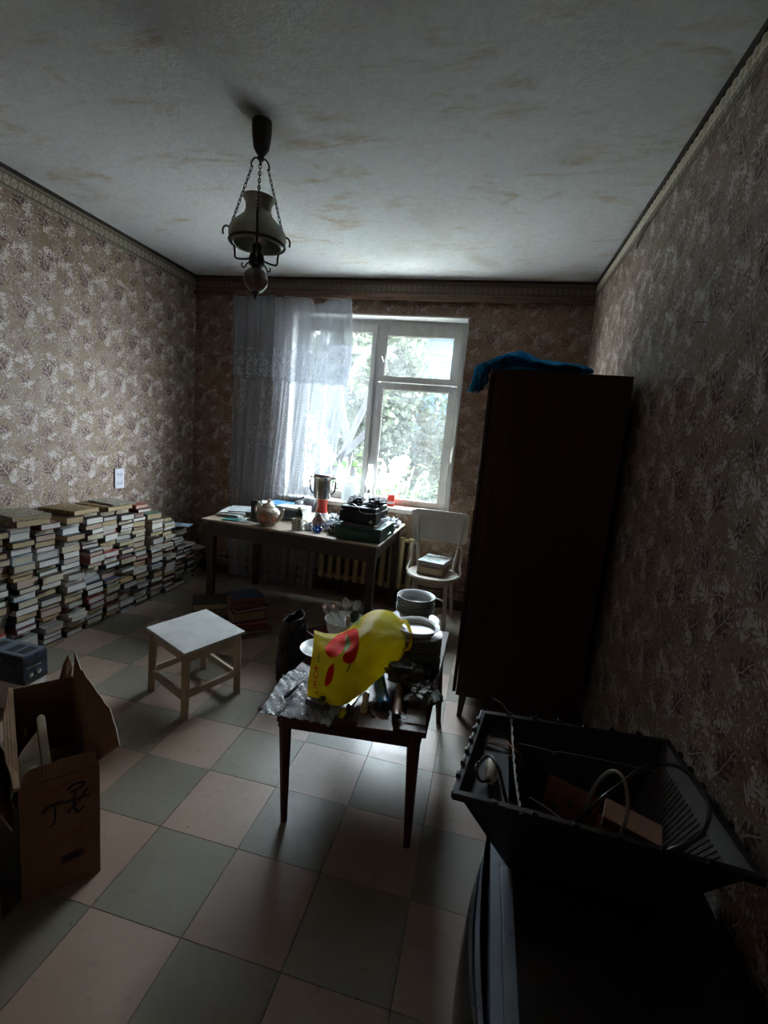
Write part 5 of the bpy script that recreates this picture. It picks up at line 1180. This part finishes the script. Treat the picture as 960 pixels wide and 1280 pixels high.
# ------------------------------------------------------------------ cardboard boxes, radio at the left
M_CARD = Mat('brown_corrugated_card', rough=.85, spec=.2); _n = M_CARD.noise(5, 4, .6); _s = M_CARD.xyz()[0]; M_CARD.color(M_CARD.ramp(_n, [(.3, (.165, .095, .055)), (.7, (.23, .14, .085))])); M_CARD.bump((_s*700).sin()*.3 + M_CARD.noise(40, 3), .0008); M_CARD = M_CARD.m
M_CARDEDGE = simple('torn_card_edge', (.42, .35, .28), .9, var=.2, scale=60); M_INK = simple('black_ink', (.012, .010, .010), .7); M_REDINK = simple('faded_red_ink', (.20, .02, .018), .7)
# local frame: x along the narrow front face (left to right), y along the long side away from it
bang = math.radians(52); bo = (-1.216, .972, 0)
box = thing('cardboard_box', 'open tall cardboard box with ink symbols and torn flaps, front left', 'box', bo, bang)
BW, BL, BH, ct = .205, .64, .392, .005
MB().box(0, BW, 0, ct, .004, BH).obj('front_wall', M_CARD, box); MB().box(0, BW, BL-ct, BL, .004, BH).obj('rear_wall', M_CARD, box)
MB().box(0, ct, ct, BL-ct, .004, BH).obj('side_wall', M_CARD, box); MB().box(BW-ct, BW, ct, BL-ct, .004, BH).obj('side_wall', M_CARD, box)
MB().box(0, BW, 0, BL, 0, .004).obj('box_bottom', M_CARD, box)
def torn_flap(name, pts_in, pts_out, parent, thick=.0045):
    b = MB(); n = len(pts_in); vs = [Vector(p) for p in pts_in] + [Vector(p) for p in pts_out]
    nrm = (vs[1]-vs[0]).cross(vs[n]-vs[0]).normalized()*thick; vs2 = [v + nrm for v in vs]; b.add(vs + vs2, [(i, i+1, n+i+1, n+i) for i in range(n-1)] + [(2*n+i, 3*n+i, 3*n+i+1, 2*n+i+1) for i in range(n-1)])
    b.m = 1; b.add(vs + vs2, [(n+i, n+i+1, 3*n+i+1, 3*n+i) for i in range(n-1)] + [(0, n, 3*n, 2*n), (n-1, 3*n-1, 4*n-1, 2*n-1)])
    return b.obj(name, [M_CARD, M_CARDEDGE], parent)
# the long right flap stands up and leans outwards, torn along its edge
N = 14; pin = [(BW-.002, .02 + (BL-.03)*k/(N-1), BH) for k in range(N)]
prof = [.035, .060, .075, .085, .080, .092, .095, .088, .095, .100, .088, .098, .125, .060]
pout = [(BW + lerp_tab([(0, .052), (3, .050), (8, .022), (11, .012), (13, .004)], k), -.02 + (BL+.0)*k/(N-1) + .006*math.sin(k*2.1), BH + lerp_tab([(0, .060), (1, .090), (3, .105), (8, .100), (11, .085), (12, .095), (13, .115)], k) + .004*math.sin(k*2.7)) for k, p in enumerate(pin)]
torn_flap('right_flap', pin, pout, box)
torn_flap('front_flap', [(.004+.197*k/5, .006, BH) for k in range(6)], [(.012, .020, BH+.024), (.030, .026, BH+.040), (.07, .026, BH+.040), (.12, .026, BH+.041), (.16, .026, BH+.041), (.196, .022, BH+.036)], box)
torn_flap('left_flap', [(.002, BL*k/8, BH) for k in range(9)], [(-.010 - .020*math.sin(PI*k/8) + .002*math.sin(k*2.0), BL*k/8 - .005, BH+.003 + .004*math.sin(k*1.7)) for k in range(9)], box)
torn_flap('rear_tab', [(BW-.05+.04*k/2, BL-.003, BH) for k in range(3)], [(BW-.035, BL+.02, BH+.05), (BW-.015, BL+.03, BH+.085), (BW-.002, BL+.02, BH+.03)], box)
# marks on the front face, laid 0.4 mm proud of the card
def stroke(pts, w, name, mat):
    b = MB(); P2 = [Vector(p) for p in spline([(x, -.0006, z) for x, z in pts], 5)]
    for a, c in zip(P2, P2[1:]):
        d = (c-a); 
        if d.length < 1e-6: continue
        d.normalize(); n = Vector((-d.z, 0, d.x))*w/2; a2 = a - d*w*.2; c2 = c + d*w*.2
        b.add([a2-n, c2-n, c2+n, a2+n, a2-n+Vector((0, .0006, 0)), c2-n+Vector((0, .0006, 0)), c2+n+Vector((0, .0006, 0)), a2+n+Vector((0, .0006, 0))], [(0, 1, 2, 3), (4, 7, 6, 5), (0, 4, 5, 1), (1, 5, 6, 2), (2, 6, 7, 3), (3, 7, 4, 0)])
    return b.obj(name, mat, box)
def FX(u): return .205*u
stroke([(FX(.27), .290), (FX(.36), .305), (FX(.52), .305)], .011, 'umbrella_mark', M_INK); stroke([(FX(.42), .302), (FX(.42), .262), (FX(.40), .240), (FX(.35), .236)], .006, 'umbrella_mark', M_INK)
stroke([(FX(.58), .340), (FX(.66), .352), (FX(.78), .350), (FX(.76), .336), (FX(.62), .328)], .008, 'goblet_mark', M_INK); stroke([(FX(.84), .325), (FX(.74), .295), (FX(.58), .262)], .008, 'goblet_mark', M_INK)
stroke([(FX(.55), .300), (FX(.70), .300), (FX(.86), .297)], .008, 'goblet_mark', M_INK); stroke([(FX(.68), .326), (FX(.66), .290), (FX(.70), .252), (FX(.78), .262)], .008, 'goblet_mark', M_INK)
def face_text(txt, x, z, s, mat, name, rot=0.0):
    me = text_mesh(txt, s); me.materials.clear(); me.materials.append(mat); o = bpy.data.objects.new(name, me); COL.objects.link(o); o.parent = box; o.location = (x, -.0007, z); o.rotation_euler = (PI/2, -rot, 0)
face_text('65', FX(.62), .178, .040, M_REDINK, 'handwritten_number', .12); 
stroke([(FX(.22)+.012*k, .172 + (.006 if k % 2 else -.002) + k*.001) for k in range(7)], .003, 'faded_writing', M_REDINK)
stroke([(FX(.22)+.013*k, .345 + (.004 if k % 2 else -.003) + k*.003) for k in range(10)], .0035, 'faded_writing', M_REDINK)
stroke([(FX(.5), .10), (FX(.75), .104)], .028, 'printed_square', simple('faded_grey_print', (.07, .045, .035), .8))
# inside: a pale casing with a long handle, cloth and paper
M_CREAM = simple('dirty_cream_plastic', (.50, .45, .35), .45, var=.15)
def BX(x, y, z): return Matrix.Translation(bo) @ Matrix.Rotation(bang, 4, 'Z') @ Vector((x, y, z))
ip = BX(.045, .10, .235); ap_ = thing('appliance_casing', 'pale cream rounded appliance casing with a long bar inside the cardboard box', 'casing', ip, (math.radians(38), 0, bang+.05))
MB().prism([(.028, .0), (.052, .0), (.052, .285), (.046, .295), (.034, .295), (.028, .285)], 0, .020).obj('long_bar', M_CREAM, ap_, bevel=.004)
hp = [(.026, -.02)] + [(.026 - .075*math.sin(PI*k/12)**.8, .0 + .235*k/12) for k in range(1, 12)] + [(.026, .245)]
MB().prism(hp, .002, .014).obj('half_round_plate', M_CREAM, ap_, bevel=.003)
MB().box(-.018, .016, .060, .072, .0142, .019).box(-.012, .014, .120, .130, .0142, .019).box(-.02, .005, .150, .158, .0142, .019).obj('slot_bar', M_SHINY, ap_)
MB().box(-.030, .010, .020, .050, .0142, .022).box(.0, .012, .05, .09, .0142, .022).obj('dark_mechanism', M_BLACKPL, ap_, bevel=.002)
crumple('rag', 'dark crumpled rag inside the cardboard box, far end', 'rag', BX(.105, .42, .02), (.070, .11, .10), M_CARD, 31, .4)
crumple('rag', 'brown wrapping paper filling the near end of the cardboard box', 'paper', BX(.10, .14, .01), (.070, .09, .075), M_CARD, 32, .4)
bn = thing('glass_bowl', 'round glass bowl edge showing at the near end of the cardboard box', 'bowl', BX(.145, .13, .215), 0)
MB().shell([(0, .0), (.028, .002), (.043, .035), (.046, .058), (.044, .058), (.041, .036), (.026, .006), (0, .004)], 26).obj('bowl_body', M_CLOUD, bn, smooth=True)
# second box, mostly outside the left edge
b2o = BX(-.33, -.02, 0); box2 = thing('cardboard_box', 'dark cardboard box with a drooping flap at the left edge of the view', 'box', b2o, bang)
for nm, a in (('front_wall', (0, .28, 0, .005)), ('rear_wall', (0, .28, .395, .4)), ('side_wall', (0, .005, .005, .395)), ('side_wall', (.275, .28, .005, .395))): MB().box(*a, .004, .36).obj(nm, M_CARD, box2)
MB().box(0, .28, 0, .4, 0, .004).obj('box_bottom', M_CARD, box2)
torn_flap('drooping_flap', [(.28, .02+.36*k/5, .36) for k in range(6)], [(.315 + .004*math.sin(k*2), .02+.36*k/5, .27 + .006*math.sin(k*1.3)) for k in range(6)], box2)
# cassette radio on a white carton behind the box
wc = thing('white_carton', 'low white carton under the black cassette radio', 'carton', (-2.20, 1.765, 0))
MB().box(-.12, .128, -.06, .058, 0, .145).obj('carton_body', ACW, wc, bevel=.002); MB().box(-.118, .126, -.058, .056, .1455, .148).obj('lid_flap', ACW, wc)
rc = thing('cassette_radio', 'black cassette radio with vent slots on a white carton beside the book stacks', 'radio', (-2.20, 1.765, .1485))
M_RADB = simple('blue_black_radio_plastic', (.022, .030, .050), .28, var=.2); M_RADT = simple('blue_grey_top_plastic', (.10, .125, .16), .35, var=.15)
MB().box(-.135, .135, -.065, .065, 0, .140).obj('casing', M_RADB, rc, bevel=.006); MB().box(-.132, .132, -.062, .062, .1405, .152).obj('top_cover', M_RADT, rc, bevel=.004)
for gx_ in (-.10, .0, .065):
    for k in range(5): MB().box(gx_ + k*.010, gx_ + .006 + k*.010, -.040, .035, .1522, .1532).obj('vent_slot', M_BLACK, rc)
MB().box(.1352, .139, -.050, .050, .100, .118).obj('cassette_slot', M_BLACK, rc); MB().box(.1352, .140, -.050, .025, .080, .088).obj('button_bar', M_SHINY, rc)
for y in (-.030, .012): MB().lathe([(0, 0), (.013, 0), (.012, .006), (.005, .008), (0, .008)], 16, M=Matrix.Translation((.1352, y, .048)) @ Euler((0, PI/2, 0)).to_matrix().to_4x4()).obj('knob', M_SHINY, rc, smooth=True)
MB().box(.1352, .137, -.060, .060, .004, .028).obj('front_strip', M_BLACK, rc)

# ------------------------------------------------------------------ television and shell at the right
M_TVBODY = simple('dark_brown_tv_case', (.012, .006, .006), .35, var=.3); M_TVBEZ = simple('grey_blue_tv_bezel', (.19, .22, .27), .3, var=.12); M_TVGLASS = Mat('dark_screen_glass', (.025, .027, .030), .08).m
tv = thing('television', 'bulky old television with a bulging grey front standing by the right wall', 'television', (.12, .91, 0))
MB().box(.024, .50, -.29, .29, .02, .498).obj('case', M_TVBODY, tv, bevel=.008)
def tvf(x0, z0, z1, bulge, ins):
    def fn(u, v):
        y = -.29+ins + (.58-2*ins)*u; z = z0 + (z1-z0)*v
        return (x0 - bulge*(1-(2*u-1)**2)*(1 - .35*abs(2*v-1)**3), y, z)
    return fn
b = MB(); b.grid(tvf(.0, .02, .500, .034, 0), 24, 12); b.box(.0, .023, -.29, .29, .02, .50); b.obj('front_bezel', M_TVBEZ, tv, smooth=True)
b = MB(); b.grid(tvf(-.006, .09, .46, .046, .045), 24, 14); b.obj('screen', M_TVGLASS, tv, smooth=True).modifiers.new('t', 'SOLIDIFY').thickness = .004
MB().box(.024, .050, -.288, .288, .4985, .504).obj('top_strip', M_TVBEZ, tv, bevel=.002)
for x in (.06, .44):
    for y in (-.24, .24): MB().lathe([(0, 0), (.018, 0), (.016, .0205), (0, .0205)], 12, (x, y, 0)).obj('foot', M_BLACKPL, tv)

M_SHELL = simple('black_shell_plastic', (.010, .009, .010), .38, var=.3); M_GRILLE = simple('grey_brown_vent_plastic', (.075, .068, .066), .5, var=.2)
ts = thing('television_shell', 'empty black television back shell lying open upward, filled with wires and boards', 'television', (.33, 1.16, .5045))
Rm = [Vector((-.311, -.160)), Vector((.290, -.190)), Vector((.262, .235)), Vector((-.254, .190))]      # rim corners, z .197
Bt = [Vector((-.170, -.120)), Vector((.150, -.125)), Vector((.150, .115)), Vector((-.140, .110))]      # bottom corners
zt_, th = .197, .004
def quad_slab(mb, a, b, c, d, t):
    a, b, c, d = map(Vector, (a, b, c, d)); n = (b-a).cross(d-a).normalized()*t
    mb.add([a, b, c, d, a+n, b+n, c+n, d+n], [(0, 3, 2, 1), (4, 5, 6, 7), (0, 1, 5, 4), (1, 2, 6, 5), (2, 3, 7, 6), (3, 0, 4, 7)])
nms = ['near_wall', 'right_wall', 'far_wall', 'left_wall']
for i in range(4):
    j = (i+1) % 4; m_ = MB(); a, b_, c_, d_ = (*Rm[i], zt_), (*Rm[j], zt_), (*Bt[j], 0), (*Bt[i], 0)
    if i == 1:    # the right wall is a slotted grille
        quad_slab(m_, a, b_, Vector(b_).lerp(Vector(c_), .18), Vector(a).lerp(Vector(d_), .18), th); quad_slab(m_, Vector(a).lerp(Vector(d_), .82), Vector(b_).lerp(Vector(c_), .82), c_, d_, th)
        w = m_.obj('vent_wall', M_GRILLE, ts)
        for k in range(26):
            u0, u1 = (k+.0)/26, (k+.55)/26; A_, B_, C_, D_ = map(Vector, (a, b_, c_, d_))
            s_ = MB(); quad_slab(s_, A_.lerp(B_, u0).lerp(D_.lerp(C_, u0), .17), A_.lerp(B_, u1).lerp(D_.lerp(C_, u1), .17), A_.lerp(B_, u1).lerp(D_.lerp(C_, u1), .83), A_.lerp(B_, u0).lerp(D_.lerp(C_, u0), .83), th); s_.obj('slat', M_GRILLE, w)
    else: quad_slab(m_, a, b_, c_, d_, th); m_.obj(nms[i], M_SHELL, ts)
m_ = MB(); quad_slab(m_, (*Bt[0], 0), (*Bt[1], 0), (*Bt[2], 0), (*Bt[3], 0), .004); m_.obj('shell_bottom', M_SHELL, ts)
rim = MB(); R4 = [(*p, zt_) for p in Rm]
for i in range(4):
    a, c = Vector(R4[i]), Vector(R4[(i+1) % 4]); d = (c-a).normalized(); n = Vector((-d.y, d.x, 0))
    rim.prism([tuple((a - n*.012 - d*.010).xy), tuple((c - n*.012 + d*.010).xy), tuple((c + n*.004).xy), tuple((a + n*.004).xy)], zt_-.012, zt_+.006)
    for k in range(1, 7): q = a.lerp(c, k/7) - n*.010; rim.cbox((q.x, q.y, zt_+.008), (.014, .010, .012), (0, 0, math.atan2(d.y, d.x)))
rim.obj('rim', M_SHELL, ts, bevel=.002)
m_ = MB(); LW = [(-.250, -.120), (-.185, -.115), (-.175, .120), (-.225, .140)]; m_.prism([(-.292, -.145), (-.19, -.135), (-.18, .165), (-.245, .175)], .165, .169); m_.obj('inner_ledge', simple('dusty_black_plastic', (.035, .036, .040), .45), ts)
# what lies in the shell
M_COPPER = simple('reddish_circuit_board', (.20, .065, .035), .6, var=.3, scale=30); M_CABLE = simple('black_cable_rubber', (.016, .016, .017), .3); M_GREYC = simple('grey_cable', (.20, .19, .18), .35); M_BRICK = simple('salmon_board', (.30, .14, .09), .7, var=.2)
def inshell(name, label, cat, builder, c, rot=0.0): t = thing(name, label, cat, c, rot); builder(t); return t
inshell('circuit_board', 'reddish brown circuit board leaning inside the black shell', 'circuit board', lambda t: MB().box(-.065, .065, -.0015, .0015, 0, .095).obj('board', M_COPPER, t) and [MB().box(x, x+.010, -.010, -.002, z, z+.014).obj('component', M_BLACKPL, t) for x, z in ((-.04, .02), (-.01, .05), (.03, .03))], (.300, 1.155, .560), (-.45, 0, -.42))
inshell('wood_block', 'salmon-coloured flat block lying on edge in the black shell', 'block', lambda t: (MB().box(-.062, .062, -.030, .030, 0, .012).obj('upper_board', M_BRICK, t, bevel=.002), MB().box(-.060, .060, -.030, .028, -.018, -.003).obj('lower_board', M_COPPER, t, bevel=.002)), (.425, 1.09, .655), (.15, .12, -.28))
inshell('circuit_board', 'narrow brown board flat on the bottom of the shell', 'circuit board', lambda t: MB().box(-.09, .09, -.04, .04, 0, .004).obj('board', M_COPPER, t), (.36, 1.19, .545), (0, .05, .3))
ld = inshell('loose_coil', 'flat dark heap of coils and metal parts in the shell centre', 'parts', lambda t: MB().tube([(.06*math.cos(a*.9)*(1-.01*a), .045*math.sin(a), .004*math.sin(a*.5)) for a in [k*.4 for k in range(60)]], .0025, 5).obj('wire_coil', M_OILY, t, smooth=True), (.24, 1.17, .535))
cb1 = thing('black_cable', 'thick black cable looping over the shell towards the wall', 'cable', (.33, 1.05, .66))
O = Vector((.33, 1.05, .66))
def rel(l): return [Vector(p) - O for p in l]
MB().tube(spline(rel([(.30, 1.10, .60), (.325, 1.03, .735), (.38, 1.07, .765), (.446, 1.135, .775), (.530, 1.18, .770), (.580, 1.16, .745), (.575, 1.09, .735), (.520, 1.00, .735), (.455, .965, .715), (.43, 1.02, .64)]), 8), .0048, 8).obj('cable_run', M_CABLE, cb1, smooth=True)
cb2 = thing('grey_cable', 'grey sheathed cable standing in a tall arch inside the shell', 'cable', (.33, 1.05, .66))
MB().tube(spline(rel([(.325, 1.12, .58), (.335, 1.11, .70), (.352, 1.075, .785), (.372, 1.045, .80), (.385, 1.025, .75), (.380, 1.02, .66), (.372, 1.03, .58)]), 8), .0042, 8).obj('cable_run', M_GREYC, cb2, smooth=True)
cn = thing('plug_connector', 'white plug connector with a short black cable on the shell ledge', 'connector', (.098, 1.095, .675))
MB().tube([(0, .045, .018), (0, .005, .016), (-.004, -.012, .014)], [.015, .0165, .012], 14).obj('connector_body', M_CREAM, cn, smooth=True); MB().tube([(0, .047, .018), (0, .055, .018)], .010, 10).obj('pin_end', M_STEEL, cn, smooth=True)
MB().tube(spline([(-.004, -.012, .014), (-.028, -.030, .022), (-.040, .0, .034), (-.030, .030, .026), (-.01, .03, .05), (.012, -.01, .052), (.03, -.05, .02), (.05, -.035, -.04)], 6), .004, 8).obj('short_cable', M_CABLE, cn, smooth=True)
vc = thing('twisted_wire', 'pale twisted wire stretched across the left part of the shell', 'wire', (.155, 1.16, .71))
for ph_ in (0, PI): MB().tube([(.006*k/40 + .0022*math.cos(k*.8+ph_), .185 - .37*k/40, -.004 + .0022*math.sin(k*.8+ph_) - .02*math.sin(PI*k/40)) for k in range(41)], .0018, 5).obj('strand', M_GREYC, vc, smooth=True)
MB().tube(spline([(.0, .185, 0), (-.03, .20, .03), (-.06, .195, .045)], 5), .002, 5).obj('loose_end', M_GREYC, vc, smooth=True)
tw_ = thing('thin_wire', 'thin pale wire running level across the shell opening', 'wire', (.17, 1.225, .712))
MB().tube(spline([(0, 0, 0), (.08, .0, -.002), (.09, -.01, -.006), (.10, 0, .0), (.21, .006, .0), (.36, .01, -.004)], 6), .0012, 5).obj('wire_run', M_GREYC, tw_, smooth=True)
cw = thing('copper_wires', 'tangle of thin copper wires at the left end of the shell', 'wire', (.13, 1.24, .665))
for k in range(8): MB().tube(spline([(-.05+.01*rnd.random(), .03*rnd.random(), .03*rnd.random()), (0, rnd.uniform(-.03, .03), rnd.uniform(0, .04)), (.04, rnd.uniform(-.04, .03), rnd.uniform(-.02, .03)), (.06, rnd.uniform(-.05, .02), -.03)], 6), .0011, 5).obj('copper_strand', simple('copper_strand', (.30, .13, .05), .35, .7) if k == 0 else bpy.data.materials['copper_strand'], cw, smooth=True)
for k, (x0, y0, x1, y1, lb) in enumerate(((.12, 1.10, .32, 1.06, 'long pale wire lying along the near inner wall of the shell'), (.20, 1.12, .36, 1.05, 'second pale wire crossing under the salmon block'))):
    w_ = thing('pale_wire', lb, 'wire', (x0, y0, .60)); MB().tube(spline([(0, 0, .04), ((x1-x0)*.4, (y1-y0)*.2, .02), (x1-x0, y1-y0, .0)], 8), .0022, 6).obj('wire_run', M_GREYC, w_, smooth=True)
# metal bits at the wall side of the shell
mt = thing('metal_bracket', 'narrow pale metal bracket with notches leaning at the far wall side', 'bracket', (.555, 1.375, .56), (0, -.18, -1.25))
MB().box(0, .20, -.010, .010, 0, .003).box(0, .20, .008, .011, 0, .012).obj('strip', M_STEEL, mt)
for k in range(5): MB().box(.02+k*.038, .036+k*.038, -.006, .006, .003, .005).obj('notch_plate', M_SHINY, mt)
